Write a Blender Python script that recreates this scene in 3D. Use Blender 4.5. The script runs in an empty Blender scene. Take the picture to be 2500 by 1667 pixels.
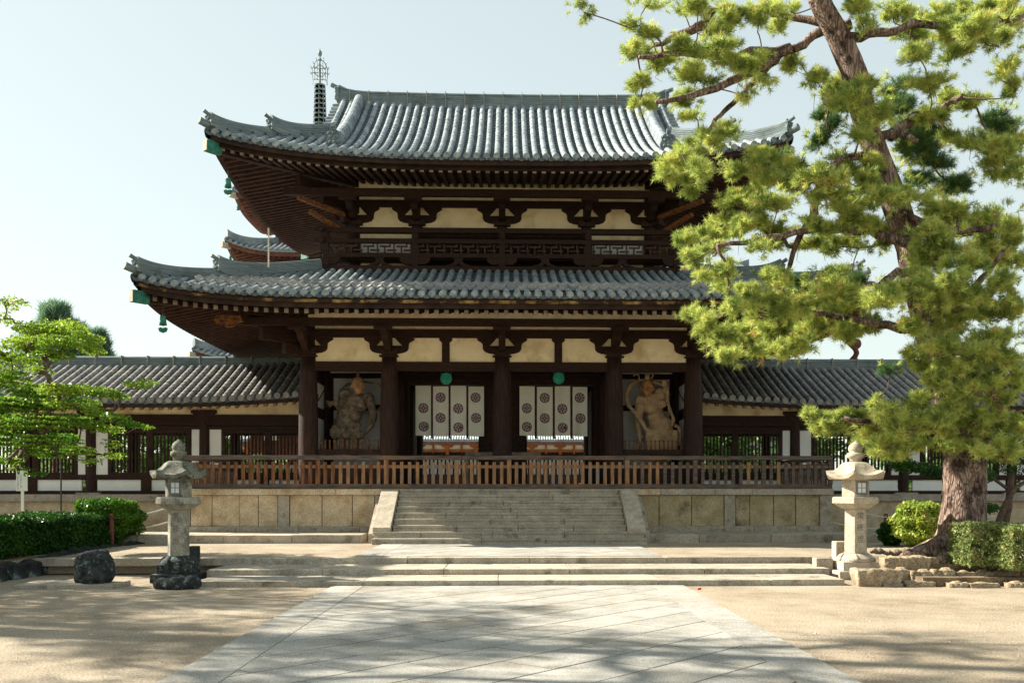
import bpy, math, random
import numpy as np
from mathutils import Vector, Matrix
R = math.radians
random.seed(7); rng = np.random.default_rng(11)
SC = bpy.context.scene; COL = SC.collection
# ---------------------------------------------------------------- camera, sky, sun, exposure
TH = R(1.75); F = 2400.0; EYE = 1.736
cam_d = bpy.data.cameras.new('camera'); cam = bpy.data.objects.new('camera', cam_d); COL.objects.link(cam)
cam.location = (0, 0, EYE); cam.rotation_euler = (R(90), 0, -TH)
cam_d.sensor_width = 36; cam_d.lens = 36 * F / 2500; cam_d.shift_x = -(1315 - 1250) / 2500; cam_d.shift_y = (1194 - 833.5) / 2500
cam_d.clip_start = .1; cam_d.clip_end = 3000; SC.camera = cam
SUN = Vector((-1, .30, .72)).normalized()
world = bpy.data.worlds.new('World'); SC.world = world; world.use_nodes = True
wn = world.node_tree; wn.nodes.clear()
sky = wn.nodes.new('ShaderNodeTexSky'); sky.sky_type = 'NISHITA'; sky.sun_disc = False
sky.sun_elevation = math.asin(SUN.z); sky.sun_rotation = math.atan2(SUN.x, SUN.y)
sky.air_density = 1.0; sky.dust_density = .8; sky.ozone_density = 1.4; sky.altitude = 50
hs = wn.nodes.new('ShaderNodeHueSaturation'); hs.inputs['Saturation'].default_value = .8
bg = wn.nodes.new('ShaderNodeBackground'); bg.inputs[1].default_value = .15
wo = wn.nodes.new('ShaderNodeOutputWorld')
gm = wn.nodes.new('ShaderNodeGamma'); gm.inputs[1].default_value = .38; wn.links.new(sky.outputs[0], gm.inputs[0])
wn.links.new(gm.outputs[0], hs.inputs['Color']); tn = wn.nodes.new('ShaderNodeMix'); tn.data_type = 'RGBA'; tn.blend_type = 'MULTIPLY'; tn.inputs[0].default_value = 1; tn.inputs[7].default_value = (1.0, 1.03, .93, 1)
wn.links.new(hs.outputs[0], tn.inputs[6]); wn.links.new(tn.outputs[2], bg.inputs[0]); wn.links.new(bg.outputs[0], wo.inputs[0])
sl = bpy.data.lights.new('sun', 'SUN'); sl.energy = 4.0; sl.angle = R(.55); sl.color = (1, .93, .8)
so = bpy.data.objects.new('sun', sl); COL.objects.link(so); so.rotation_euler = SUN.to_track_quat('Z', 'Y').to_euler()
SC.view_settings.view_transform = 'Standard'; SC.view_settings.look = 'None'; SC.view_settings.exposure = 1.85; SC.view_settings.gamma = 1
SC.cycles.max_bounces = 6; SC.cycles.transparent_max_bounces = 4; SC.cycles.use_denoising = True

# ---------------------------------------------------------------- helpers
def W(px, py, Y):
    a = TH + math.atan((px - 1315) / F); x = Y * math.tan(a)
    return x, EYE + (1194 - py) / F * (x * math.sin(TH) + Y * math.cos(TH))
def ZP(py, Y): return EYE + (1194 - py) / F * Y
def XP(px, Y): return W(px, 0, Y)[0]
base = {}
def tag(o, label=None, cat=None, group=None, kind=None):
    for k, v in (('label', label), ('category', cat), ('group', group), ('kind', kind)):
        if v: o[k] = v
    return o
def empty(name, loc, label, cat, group=None):
    o = bpy.data.objects.new(name, None); COL.objects.link(o); o.location = loc; base[o.name] = Vector(loc)
    o.empty_display_size = .2
    return tag(o, label, cat, group)
class MB:
    def __init__(s): s.v = []; s.f = []
    def add(s, vs, fs):
        n = len(s.v); s.v += [tuple(p) for p in vs]; s.f += [tuple(i + n for i in f) for f in fs]
    def box(s, x0, x1, y0, y1, z0, z1, M=None):
        vs = [(x, y, z) for x in (x0, x1) for y in (y0, y1) for z in (z0, z1)]
        if M is not None: vs = [tuple(M @ Vector(p)) for p in vs]
        s.add(vs, [(0, 1, 3, 2), (4, 6, 7, 5), (0, 4, 5, 1), (2, 3, 7, 6), (0, 2, 6, 4), (1, 5, 7, 3)])
        return s
    def beam(s, a, b, w, h, up=(0, 0, 1)):          # box from a to b; a,b at the centre of its bottom face
        a = Vector(a); b = Vector(b); d = (b - a); L = d.length; d.normalize()
        sd = d.cross(Vector(up)).normalized(); u = sd.cross(d).normalized()
        vs = []
        for p in (a, b):
            for i in (-1, 1):
                for j in (0, 1): vs.append(p + sd * (i * w / 2) + u * (j * h))
        s.add(vs, [(0, 1, 3, 2), (4, 6, 7, 5), (0, 4, 5, 1), (2, 3, 7, 6), (0, 2, 6, 4), (1, 5, 7, 3)]); return s
    def prism(s, poly, axis, a, b):                 # poly: list of 2-d points, extruded along axis 'x','y' or 'z'
        n = len(poly)
        def P(p, t): return (t, p[0], p[1]) if axis == 'x' else (p[0], t, p[1]) if axis == 'y' else (p[0], p[1], t)
        s.add([P(p, a) for p in poly] + [P(p, b) for p in poly],
              [tuple(range(n)), tuple(range(2 * n - 1, n - 1, -1))] + [(i, (i + 1) % n, n + (i + 1) % n, n + i) for i in range(n)]); return s
    def tube(s, pts, rad, n=8, cap=True, sx=1, jit=0):
        pts = [Vector(p) for p in pts]; m = len(pts)
        if not hasattr(rad, '__len__'): rad = [rad] * m
        vs = []; ref = None
        for i, p in enumerate(pts):
            d = (pts[min(i + 1, m - 1)] - pts[max(i - 1, 0)])
            d = d.normalized() if d.length > 1e-9 else Vector((0, 0, 1))
            if ref is None: ref = Vector((1, 0, 0)) if abs(d.x) < .8 else Vector((0, 1, 0))
            a = (ref - d * ref.dot(d)).normalized(); b = d.cross(a); ref = a
            for k in range(n):
                t = 2 * math.pi * k / n; r = rad[i] * (1 + (random.uniform(-jit, jit) if jit else 0))
                vs.append(p + a * (math.cos(t) * r * sx) + b * (math.sin(t) * r))
        fs = [(i * n + k, i * n + (k + 1) % n, (i + 1) * n + (k + 1) % n, (i + 1) * n + k) for i in range(m - 1) for k in range(n)]
        if cap: fs += [tuple(range(n - 1, -1, -1)), tuple(range((m - 1) * n, m * n))]
        s.add(vs, fs); return s
    def lathe(s, prof, cx, cy, n=24, ph=0, sx=1, sy=1, cz=0):     # prof: (r, z)
        vs = [(cx + r * sx * math.cos(ph + 2 * math.pi * k / n), cy + r * sy * math.sin(ph + 2 * math.pi * k / n), cz + z) for r, z in prof for k in range(n)]
        m = len(prof)
        fs = [(i * n + k, i * n + (k + 1) % n, (i + 1) * n + (k + 1) % n, (i + 1) * n + k) for i in range(m - 1) for k in range(n)]
        fs += [tuple(range(n - 1, -1, -1)), tuple(range((m - 1) * n, m * n))]
        s.add(vs, fs); return s
    def disc(s, c, r, n=16, t=.01, axis='y'):
        poly = [(c[0] + r * math.cos(2 * math.pi * k / n), c[2] + r * math.sin(2 * math.pi * k / n)) for k in range(n)]
        return s.prism(poly, 'y', c[1] - t, c[1])
    def ball(s, c, r, n=10, m=6, sc=(1, 1, 1)):
        vs = []
        for i in range(m + 1):
            t = math.pi * i / m
            for k in range(n):
                p = 2 * math.pi * k / n
                vs.append((c[0] + r * sc[0] * math.sin(t) * math.cos(p), c[1] + r * sc[1] * math.sin(t) * math.sin(p), c[2] + r * sc[2] * math.cos(t)))
        s.add(vs, [(i * n + k, i * n + (k + 1) % n, (i + 1) * n + (k + 1) % n, (i + 1) * n + k) for i in range(m) for k in range(n)]); return s
    def grid(s, fn, nu, nv):
        vs = [fn(i / nu, j / nv) for i in range(nu + 1) for j in range(nv + 1)]
        s.add(vs, [(i * (nv + 1) + j, (i + 1) * (nv + 1) + j, (i + 1) * (nv + 1) + j + 1, i * (nv + 1) + j + 1) for i in range(nu) for j in range(nv)]); return s
    def build(s, name, mat, parent=None, smooth=False, bevel=0, loc=None, fix=True, label=None):
        b = Vector((0, 0, 0))
        if parent is not None: b = base[parent.name]
        elif loc is not None: b = Vector(loc)
        me = bpy.data.meshes.new(name)
        v = np.array(s.v, dtype=float).reshape(-1, 3) - np.array(b)
        me.from_pydata(v.tolist(), [], s.f)
        if fix:
            import bmesh
            bm = bmesh.new(); bm.from_mesh(me)
            bmesh.ops.recalc_face_normals(bm, faces=bm.faces); bm.to_mesh(me); bm.free()
        me.materials.append(mat)
        if smooth: me.shade_smooth()
        o = bpy.data.objects.new(name, me); COL.objects.link(o)
        if parent is not None: o.parent = parent; base[o.name] = b
        else: o.location = b; base[o.name] = b
        if bevel:
            m = o.modifiers.new('bevel', 'BEVEL'); m.width = bevel; m.segments = 2; m.limit_method = 'ANGLE'; m.angle_limit = R(40)
        if label: o['label'] = label
        return o
def bake(o, *mods):                                  # apply modifiers through the evaluated mesh, no operators
    for typ, kw in mods:
        m = o.modifiers.new(typ, typ)
        for k, v in kw.items(): setattr(m, k, v)
    dg = bpy.context.evaluated_depsgraph_get(); dg.update()
    me = bpy.data.meshes.new_from_object(o.evaluated_get(dg)); o.modifiers.clear(); o.data = me
    return o
def copytree(o, loc=None, rz=None, parent=None):
    c = o.copy(); COL.objects.link(c)
    if parent is not None: c.parent = parent
    base[c.name] = base.get(o.name, Vector())
    if loc is not None: c.location = loc
    if rz is not None: c.rotation_euler = (0, 0, rz)
    for ch in list(o.children): copytree(ch, parent=c)
    return c

# ---------------------------------------------------------------- materials
def mat(name, c1, c2=None, scale=4, stretch=(1, 1, 1), rough=.8, bump=0, bscale=30, c3=None, s3=1.2, f3=(.55, .7), spec=.3, detail=6, fr=(.35, .65), metal=0, cells=0, trans=None, bstretch=None, speck=None, island=0, cellc=((.7, .72, .75), (1.18, 1.15, 1.1))):
    m = bpy.data.materials.new(name); m.use_nodes = True; nt = m.node_tree; N = nt.nodes; L = nt.links
    bs = N['Principled BSDF']; bs.inputs['Roughness'].default_value = rough; bs.inputs['Specular IOR Level'].default_value = spec; bs.inputs['Metallic'].default_value = metal
    tc = N.new('ShaderNodeTexCoord'); mp = N.new('ShaderNodeMapping'); mp.inputs['Scale'].default_value = stretch
    L.new(tc.outputs['Object'], mp.inputs[0])
    def noise(sc, vec, det=detail):
        n = N.new('ShaderNodeTexNoise'); n.inputs['Scale'].default_value = sc; n.inputs['Detail'].default_value = det; n.inputs['Roughness'].default_value = .62; L.new(vec, n.inputs['Vector']); return n.outputs['Fac']
    def ramp(fac, a, b, ca, cb):
        r = N.new('ShaderNodeValToRGB'); r.color_ramp.elements[0].position = a; r.color_ramp.elements[1].position = b
        r.color_ramp.elements[0].color = (*ca, 1); r.color_ramp.elements[1].color = (*cb, 1); L.new(fac, r.inputs[0]); return r.outputs[0]
    def mix(fac, a, b, mode='MIX'):
        x = N.new('ShaderNodeMix'); x.data_type = 'RGBA'; x.blend_type = mode
        if isinstance(fac, float): x.inputs[0].default_value = fac
        else: L.new(fac, x.inputs[0])
        for i, q in ((6, a), (7, b)):
            if isinstance(q, tuple): x.inputs[i].default_value = (*q, 1)
            else: L.new(q, x.inputs[i])
        return x.outputs[2]
    col = ramp(noise(scale, mp.outputs[0]), fr[0], fr[1], c1, c2 or c1)
    if c3: col = mix(ramp(noise(s3, tc.outputs['Object'], 8), f3[0], f3[1], (0, 0, 0), (1, 1, 1)), col, c3)
    if cells:
        v = N.new('ShaderNodeTexVoronoi'); v.inputs['Scale'].default_value = cells; L.new(mp.outputs[0], v.inputs['Vector'])
        col = mix(1.0, col, ramp(v.outputs['Color'], .1, .9, *cellc), 'MULTIPLY')
    if speck:
        col = mix(ramp(noise(speck, tc.outputs['Object'], 2), .38, .62, (1, 1, 1), (0, 0, 0)), col, mix(1.0, col, (.55, .53, .5), 'MULTIPLY'))
    if island:
        ge = N.new('ShaderNodeNewGeometry'); col = mix(1.0, col, ramp(ge.outputs['Random Per Island'], 0, 1, (1 - island,) * 3, (1 + island * .6, 1 + island * .55, 1 + island * .45)), 'MULTIPLY')
    L.new(col, bs.inputs['Base Color'])
    if bump:
        b = N.new('ShaderNodeBump'); b.inputs['Strength'].default_value = min(1, bump); b.inputs['Distance'].default_value = .03
        bv = mp.outputs[0]
        if bstretch:
            mb_ = N.new('ShaderNodeMapping'); mb_.inputs['Scale'].default_value = bstretch; L.new(tc.outputs['Object'], mb_.inputs[0]); bv = mb_.outputs[0]
        L.new(noise(bscale, bv, 5), b.inputs['Height']); L.new(b.outputs[0], bs.inputs['Normal'])
    if trans:
        t = N.new('ShaderNodeBsdfTranslucent'); ms = N.new('ShaderNodeMixShader'); ms.inputs[0].default_value = trans
        L.new(col, t.inputs[0]); L.new(bs.outputs[0], ms.inputs[1]); L.new(t.outputs[0], ms.inputs[2]); L.new(ms.outputs[0], N['Material Output'].inputs[0])
    m['_'] = 0; del m['_']
    return m
def leafmat(name, ca, cb, cc=None, trans=.4, patch=.9, rough=.5, tuft=False):
    m = bpy.data.materials.new(name); m.use_nodes = True; nt = m.node_tree; N = nt.nodes; L = nt.links
    bs = N['Principled BSDF']; bs.inputs['Roughness'].default_value = rough; bs.inputs['Specular IOR Level'].default_value = .25
    g = N.new('ShaderNodeNewGeometry'); r = N.new('ShaderNodeValToRGB'); e = r.color_ramp.elements
    e[0].color = (*ca, 1); e[1].color = (*cb, 1)
    if cc: k = e.new(.93); k.color = (*cb, 1); e[2].color = (*cc, 1)
    tc = N.new('ShaderNodeTexCoord'); n = N.new('ShaderNodeTexNoise'); n.inputs['Scale'].default_value = patch; L.new(tc.outputs['Object'], n.inputs[0])
    a = N.new('ShaderNodeMath'); a.operation = 'MULTIPLY_ADD'; a.inputs[1].default_value = .6; rsrc = g.outputs['Random Per Island']
    if tuft:
        at = N.new('ShaderNodeAttribute'); at.attribute_name = 'tuft'; mt_ = N.new('ShaderNodeMath'); mt_.operation = 'MULTIPLY_ADD'; mt_.inputs[1].default_value = .35; L.new(rsrc, mt_.inputs[0])
        m2 = N.new('ShaderNodeMath'); m2.operation = 'MULTIPLY'; m2.inputs[1].default_value = .85; L.new(at.outputs['Fac'], m2.inputs[0]); L.new(m2.outputs[0], mt_.inputs[2]); rsrc = mt_.outputs[0]
    L.new(rsrc, a.inputs[0])
    b = N.new('ShaderNodeMath'); b.operation = 'MULTIPLY_ADD'; b.inputs[1].default_value = 1.6; b.inputs[2].default_value = -.6; L.new(n.outputs['Fac'], b.inputs[0])
    L.new(b.outputs[0], a.inputs[2]); L.new(a.outputs[0], r.inputs[0]); L.new(r.outputs[0], bs.inputs['Base Color'])
    t = N.new('ShaderNodeBsdfTranslucent'); ms = N.new('ShaderNodeMixShader'); ms.inputs[0].default_value = trans
    L.new(r.outputs[0], t.inputs[0]); L.new(bs.outputs[0], ms.inputs[1]); L.new(t.outputs[0], ms.inputs[2]); L.new(ms.outputs[0], N['Material Output'].inputs[0])
    return m
DK = mat('old_timber', (.013, .0048, .0022), (.040, .015, .007), 6, (1, 1, 4), .75, .3, 25)
DKV = mat('old_timber_columns', (.014, .006, .0045), (.050, .021, .014), 7, (3, 3, .35), .75, .35, 20)
RAFT = mat('rafter_timber', (.022, .008, .005), (.065, .025, .014), 5, (1, 1, 1), .8, .2, 20)
RAFE = mat('weathered_rafter_timber', (.12, .09, .065), (.30, .24, .18), 5, (1, 1, 1), .85, .2, 20)
FASC = mat('eave_board_timber', (.012, .006, .004), (.045, .021, .011), 3, (1, 1, 1), .8, .2, 20)
GOLD = mat('flaking_ochre_timber', (.03, .012, .006), (.26, .10, .025), 6, (1, 3, 3), .8, .3, 20)
RAIL = mat('fence_timber', (.16, .08, .035), (.38, .20, .09), 6, (4, 4, .5), .75, .3, 30, c3=(.20, .17, .145), s3=1.3, f3=(.5, .65))
RAILR = mat('reddish_fence_timber', (.05, .02, .012), (.26, .11, .045), 5, (4, 4, .5), .75, .3, 30)
RAILG = mat('greyed_shaded_fence_timber', (.05, .036, .032), (.15, .115, .095), 5, (.5, 4, 4), .8, .3, 30, c3=(.2, .11, .06), s3=.8, f3=(.5, .7))  # weathered grey rails; for the right-hand balusters shade is put into it too
TILE = mat('roof_tile', (.15, .195, .22), (.35, .385, .395), 5, (1, 1, 1), .7, .3, 22, cells=3.4, c3=(.12, .13, .12), s3=1.8, f3=(.55, .8), cellc=((.72, .75, .78), (1.16, 1.13, 1.1)), island=.12)
PANT = mat('pan_tile', (.045, .06, .07), (.12, .145, .155), 5, (1, 1, 1), .75, .3, 22, cells=3.5)
RIDG = mat('ridge_tile', (.09, .125, .135), (.21, .25, .255), 3, (.6, .6, 14), .75, .4, 4, bstretch=(.5, .5, 9), c3=(.07, .09, .08), s3=1.5, f3=(.5, .75))
PLAS = mat('cream_plaster', (.84, .69, .41), (.94, .81, .55), 1.6, (1, 1, 1), .9, .12, 6, c3=(.45, .30, .14), s3=1.3, f3=(.5, .78))
WHITE = mat('white_plaster', (.66, .67, .64), (.78, .78, .75), 1.0, (1, 1, 1), .9, .05, 6)
GRAN = mat('granite', (.52, .40, .25), (.72, .60, .43), 3, (1, 1, 1), .85, .35, 70, c3=(.33, .19, .07), s3=.9, f3=(.52, .72), speck=45)  # warm light bounced off the ground is put into this stone colour
GRAN2 = mat('grey_granite', (.40, .355, .28), (.56, .50, .41), 2.5, (1, 1, 1), .85, .3, 70, c3=(.13, .11, .08), s3=2.2, f3=(.55, .75), speck=45, island=.22)
STAIN = mat('stained_granite', (.36, .29, .16), (.54, .45, .29), 2.2, (1, 1, 1), .85, .35, 70, c3=(.09, .07, .05), s3=1.3, f3=(.54, .70), speck=45)
LANT = mat('lantern_granite', (.42, .36, .27), (.60, .54, .44), 5, (1, 1, 1), .85, .3, 60, c3=(.26, .24, .16), s3=3, f3=(.58, .75), speck=60)
LANTM = mat('mossy_lantern_granite', (.28, .27, .22), (.48, .45, .37), 7, (1, 1, 1), .9, .5, 40, c3=(.07, .085, .07), s3=3.0, f3=(.5, .68), speck=50)
BLACKST = mat('lichen_black_stone', (.012, .015, .016), (.05, .055, .052), 8, (1, 1, 1), .95, 1, 14, c3=(.17, .22, .2), s3=9, f3=(.56, .66))
ROCK = mat('tan_rock', (.27, .2, .12), (.5, .42, .3), 4, (1, 1, 1), .9, .6, 12, c3=(.15, .10, .06), s3=3, f3=(.55, .7), speck=40)
IRON = mat('dark_metal', (.03, .025, .025), None, rough=.5)
COPPER = mat('green_copper', (.012, .09, .065), (.04, .22, .16), 9, (1, 1, 1), .6, .2, 20)
COPPER2 = mat('bright_green_copper', (.03, .45, .29), (.08, .62, .44), 6, (1, 1, 1), .5, .1, 20)
CLOTH = mat('cotton_cloth', (.80, .78, .64), (.88, .86, .74), 3, (1, 1, 1), .9, .1, 60)
MARO = mat('maroon_dye', (.06, .008, .015), (.1, .015, .025), 8, rough=.85)
PINK = mat('maroon_thread', (.3, .08, .12), rough=.9)
BARK = None
# ---------------------------------------------------------------- tiled roofs
def sweep(mb, path, sec, cap=True):
    path = [Vector(p) for p in path]; m = len(path); n = len(sec); vs = []
    for i, p in enumerate(path):
        d = path[min(i + 1, m - 1)] - path[max(i - 1, 0)]; d.z = 0; d.normalize(); sd = Vector((d.y, -d.x, 0))
        vs += [p + sd * a + Vector((0, 0, u)) for a, u in sec]
    fs = [(i * n + k, i * n + (k + 1) % n, (i + 1) * n + (k + 1) % n, (i + 1) * n + k) for i in range(m - 1) for k in range(n)]
    if cap: fs += [tuple(range(n - 1, -1, -1)), tuple(range((m - 1) * n, m * n))]
    mb.add(vs, fs)
def ridge_sec(w, h, layers=4):
    a = []; body = h - .1
    for k in range(layers):
        z0 = -.12 if k == 0 else body * k / layers; z1 = body * (k + 1) / layers
        e = w / 2 - .012 * k
        a += [(e, z0), (e, z1 - .018), (e - .025, z1 - .016)]
    r = w / 2 - .05
    arc = [(r * math.cos(t), body + .1 * math.sin(t)) for t in (0, R(30), R(60), R(90))]
    right = a + arc
    return right + [(-x, z) for x, z in reversed(right[:-1])]
def g_lift(c, Rc, p): return max(0., 1 - max(0., c) / Rc) ** p
class Roof:
    def __init__(s, xc, yc, hx, hy, prof, L, Rc, p):
        s.__dict__.update(xc=xc, yc=yc, hx=hx, hy=hy, prof=prof, L=L, Rc=Rc, p=p)
        s.faces = {'front': (hx, lambda a, d: (xc + a, yc - hy + d)), 'back': (hx, lambda a, d: (xc - a, yc + hy - d)),
                   'left': (hy, lambda a, d: (xc - hx + d, yc - a)), 'right': (hy, lambda a, d: (xc + hx - d, yc + a))}
    def z(s, d, c): return s.prof(d) + s.L * g_lift(c, s.Rc, s.p)
    def pt(s, face, a, d, up=0, under=None):
        hl, f = s.faces[face]; x, y = f(a, d); c = hl - abs(a)
        return Vector((x, y, (s.z(d, c) if under is None else under(d) + s.L * .95 * g_lift(c, s.Rc, s.p)) + up))
    def tiles(s, mc, mp, face, dend, dstart=lambda a: 0., sp=.283, r=.088, seg=.33, cover_from=0., amax=None):
        hl, f = s.faces[face]; amax = amax or hl; n = int(2 * amax / sp); sp = 2 * amax / n
        av = Vector((*f(1, 0), 0)) - Vector((*f(0, 0), 0))
        bv = Vector((*f(0, 1), 0)) - Vector((*f(0, 0), 0))
        for i in range(n + 1):
            a = -amax + i * sp; d1 = dend(a); d0 = max(dstart(a), cover_from)
            if i in (0, n) and amax == hl: d1 = 0
            if d1 - d0 > .12:
                k = max(1, round((d1 - d0) / seg)); rings = []
                jx = random.uniform(-.008, .008)
                for j in range(k):
                    da = d0 + (d1 - d0) * j / k; db = d0 + (d1 - d0) * (j + 1) / k; rj = r * random.uniform(.97, 1.03)
                    rings += [(da, rj * 1.04), (db, rj * .96)]
                vs = []
                for (d, rr) in rings:
                    P = s.pt(face, a, d); Q = s.pt(face, a, d + .05); t = (Q - P).normalized(); nn = av.cross(t); nn = nn if nn.z > 0 else -nn
                    for q in range(7):
                        th = math.pi * q / 6
                        vs.append(P + av * (jx + rr * math.cos(th)) + nn * (.015 + rr * 1.05 * math.sin(th)))
                m = len(rings); fs = [(q * 7 + w, q * 7 + w + 1, (q + 1) * 7 + w + 1, (q + 1) * 7 + w) for q in range(m - 1) for w in range(6)]
                fs.append(tuple(range(7))); mc.add(vs, fs)
                if dstart(a) == 0 and d0 < .01:       # round end tile
                    P = s.pt(face, a, -.02, .035); Q = s.pt(face, a, .05, .035)
                    mc.tube([P, Q], [r * 1.14, r * 1.14], 14)
                    mc.tube([P - bv * .012, P], [r * .8, r * .8], 12)
            if i < n:
                am = a + sp / 2; d0 = dstart(am); d1 = max(dend(am), min(dend(a), hl - abs(a)) if abs(a) < hl else 0)
                if d1 - d0 < .1: continue
                k = max(1, round((d1 - d0) / .26)); ds = []
                for j in range(k):
                    ds += [(d0 + (d1 - d0) * j / k, .03), (d0 + (d1 - d0) * (j + 1) / k, 0)]
                vs = []
                if d0 < .01:
                    for (o, dz) in ((-.5, -.02), (-.25, -.075), (0, -.095), (.25, -.075), (.5, -.02)):
                        vs.append(s.pt(face, am + o * sp, -.015, dz))
                    off = 1
                else: off = 0
                for (d, u) in ds:
                    for (o, dz) in ((-.5, .03), (-.25, -.015), (0, -.03), (.25, -.015), (.5, .03)):
                        vs.append(s.pt(face, am + o * sp, d, dz + u))
                m = len(ds) + off
                mp.add(vs, [(q * 5 + w, q * 5 + w + 1, (q + 1) * 5 + w + 1, (q + 1) * 5 + w) for q in range(m - 1) for w in range(4)])
    def strip(s, mb, face, d, z0, z1, t=.08, n=44):      # board that follows the eave
        hl, f = s.faces[face]; L = hl - d
        pts = []
        for i in range(n + 1):
            a = -L + 2 * L * i / n
            for (dd, zz) in ((d, z0), (d, z1), (d + t, z1), (d + t, z0)): pts.append(s.pt(face, a, 0, zz) + (s.pt(face, a, dd) - s.pt(face, a, 0)) * Vector((1, 1, 0)).x * 0 + Vector((*(Vector(f(a, dd)) - Vector(f(a, 0))), 0)))
        mb.add(pts, [(i * 4 + k, i * 4 + (k + 1) % 4, (i + 1) * 4 + (k + 1) % 4, (i + 1) * 4 + k) for i in range(n) for k in range(4)] + [(3, 2, 1, 0), (n * 4, n * 4 + 1, n * 4 + 2, n * 4 + 3)])
    def soffit(s, mb, face, under, dmax, up=.12, n=40, m=8):
        hl, f = s.faces[face]
        def fn(u, v):
            d = .12 + (dmax - .12) * v; a = (hl - d) * (2 * u - 1)
            return s.pt(face, a, d, up, under)
        mb.grid(fn, n, m)
    def rafters(s, face, under, dmax, sp=.27, w=.115, h=.15, d0=.27):
        hl, f = s.faces[face]; n = int(2 * (hl - d0 - .15) / sp); out = []
        for i in range(n + 1):
            a = (i - n / 2) * sp; d1 = min(dmax, hl - abs(a))
            if d1 - d0 < .15: continue
            out.append((s.pt(face, a, d0, 0, under), s.pt(face, a, d1, 0, under), w, h))
        return out
    def hip(s, sx, sy, d, up=0): return Vector((s.xc + sx * (s.hx - d), s.yc + sy * (s.hy - d), s.z(d, d) + up))

def ornament(parent, p, dirv, sc=1., name='ridge_end_tile'):       # demon-faced end tile with its horn cylinder
    d = Vector(dirv).normalized(); mb = MB(); p = Vector(p)
    ang = math.atan2(d.y, d.x) - math.pi / 2
    M = Matrix.Translation(p) @ Matrix.Rotation(ang, 4, 'Z') @ Matrix.Scale(sc, 4)
    poly = [(-.2, -.1), (.2, -.1), (.22, .08), (.17, .2), (.19, .3), (.08, .36), (0, .42), (-.08, .36), (-.19, .3), (-.17, .2), (-.22, .08)]
    a = MB(); a.prism(poly, 'y', -.04, .05)
    for (x, z, r) in ((-.08, .2, .05), (.08, .2, .05), (0, .13, .06), (-.1, .04, .05), (.1, .04, .05), (0, .02, .07), (-.13, .28, .045), (.13, .28, .045), (0, .3, .05)): a.ball((x, .06, z), r, 7, 5)
    a.tube([(0, -.1, .32), (0, .05, .36), (0, .22, .44)], [.06, .065, .07], 10)
    mb.add([M @ Vector(q) for q in a.v], a.f)
    return mb.build(name, RIDG, parent)

# ---------------------------------------------------------------- the gate
GX = -.2; YF = 30.5; YB = 38.98; FL = 1.745
gate = empty('temple_gate', (GX, YF, FL), 'two-storeyed dark timber temple gate with grey tiled roofs on the stone platform', 'temple gate')
CX = [XP(p, YF) for p in (753, 951, 1226, 1499, 1692)]
ROWS = [YF, 33.0, 36.45, YB]
zt_col = ZP(874, YF)
for j, y in enumerate(ROWS):
    for i, x in enumerate(CX):
        mb = MB()
        mb.lathe([(.285, 0), (.298, .7), (.3, 1.5), (.29, 2.6), (.262, 3.5), (.235, zt_col - FL)], x, y, 22, cz=FL)
        c = mb.build('column', DKV, gate, smooth=True)
        c.data.polygons.foreach_set('use_smooth', [len(p.vertices) == 4 for p in c.data.polygons])
        if j == 0:
            b = MB(); z0 = zt_col
            b.box(x - .29, x + .29, y - .29, y + .29, z0, z0 + .045)
            b.prism([(x - .2, z0 + .045), (x + .2, z0 + .045), (x + .28, z0 + .14), (x + .28, z0 + .26), (x - .28, z0 + .26), (x - .28, z0 + .14)], 'y', y - .28, y + .28)
            b.build('capital', DK, gate, bevel=.008)
ZB0, ZB1 = ZP(907, YF), ZP(885, YF)                 # head beam
ZA0, ZA1 = ZP(827, YF), ZP(807, YF)                 # wall beam over the brackets
def bracket(mb, x, yc, zt, k, t=.22):               # cloud-shaped bracket under zt; k = metres per traced unit
    def Pp(pts): return [(x + a * k, zt - b * k) for a, b in pts]
    h = t / 2
    mb.prism(Pp([(-21, 0), (21, 0), (21, 78), (-21, 78)]), 'y', yc - h - .05, yc + h)
    mb.prism(Pp([(-123, 50), (123, 50), (122, 70), (110, 86), (85, 96), (52, 100), (-52, 100), (-85, 96), (-110, 86), (-122, 70)]), 'y', yc - h, yc + h)
    for s in (-1, 1):
        mb.prism(Pp([(s * a, b) for a, b in [(36, 0), (44, 10), (62, 30), (78, 46), (84, 50), (123, 50), (125, 36), (135, 26), (148, 20), (160, 10), (155, 0)]]), 'y', yc - h - .01, yc + h + .01)
def arm(mb, x, y0, y1, zlo, zt, w=.2):               # carved arm reaching forward under the eave purlin
    L = y0 - y1; H = zt - zlo
    pts = [(y0, zlo), (y0 - .18 * L, zlo), (y0 - .3 * L, zlo + .06 * H), (y0 - .42 * L, zlo + .3 * H), (y0 - .5 * L, zlo + .34 * H), (y0 - .62 * L, zlo + .42 * H), (y0 - .7 * L, zlo + .68 * H), (y0 - .86 * L, zlo + .74 * H), (y1, zlo + .84 * H), (y1, zt), (y0, zt)]
    mb.prism(pts, 'x', x - w / 2, x + w / 2)
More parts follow.
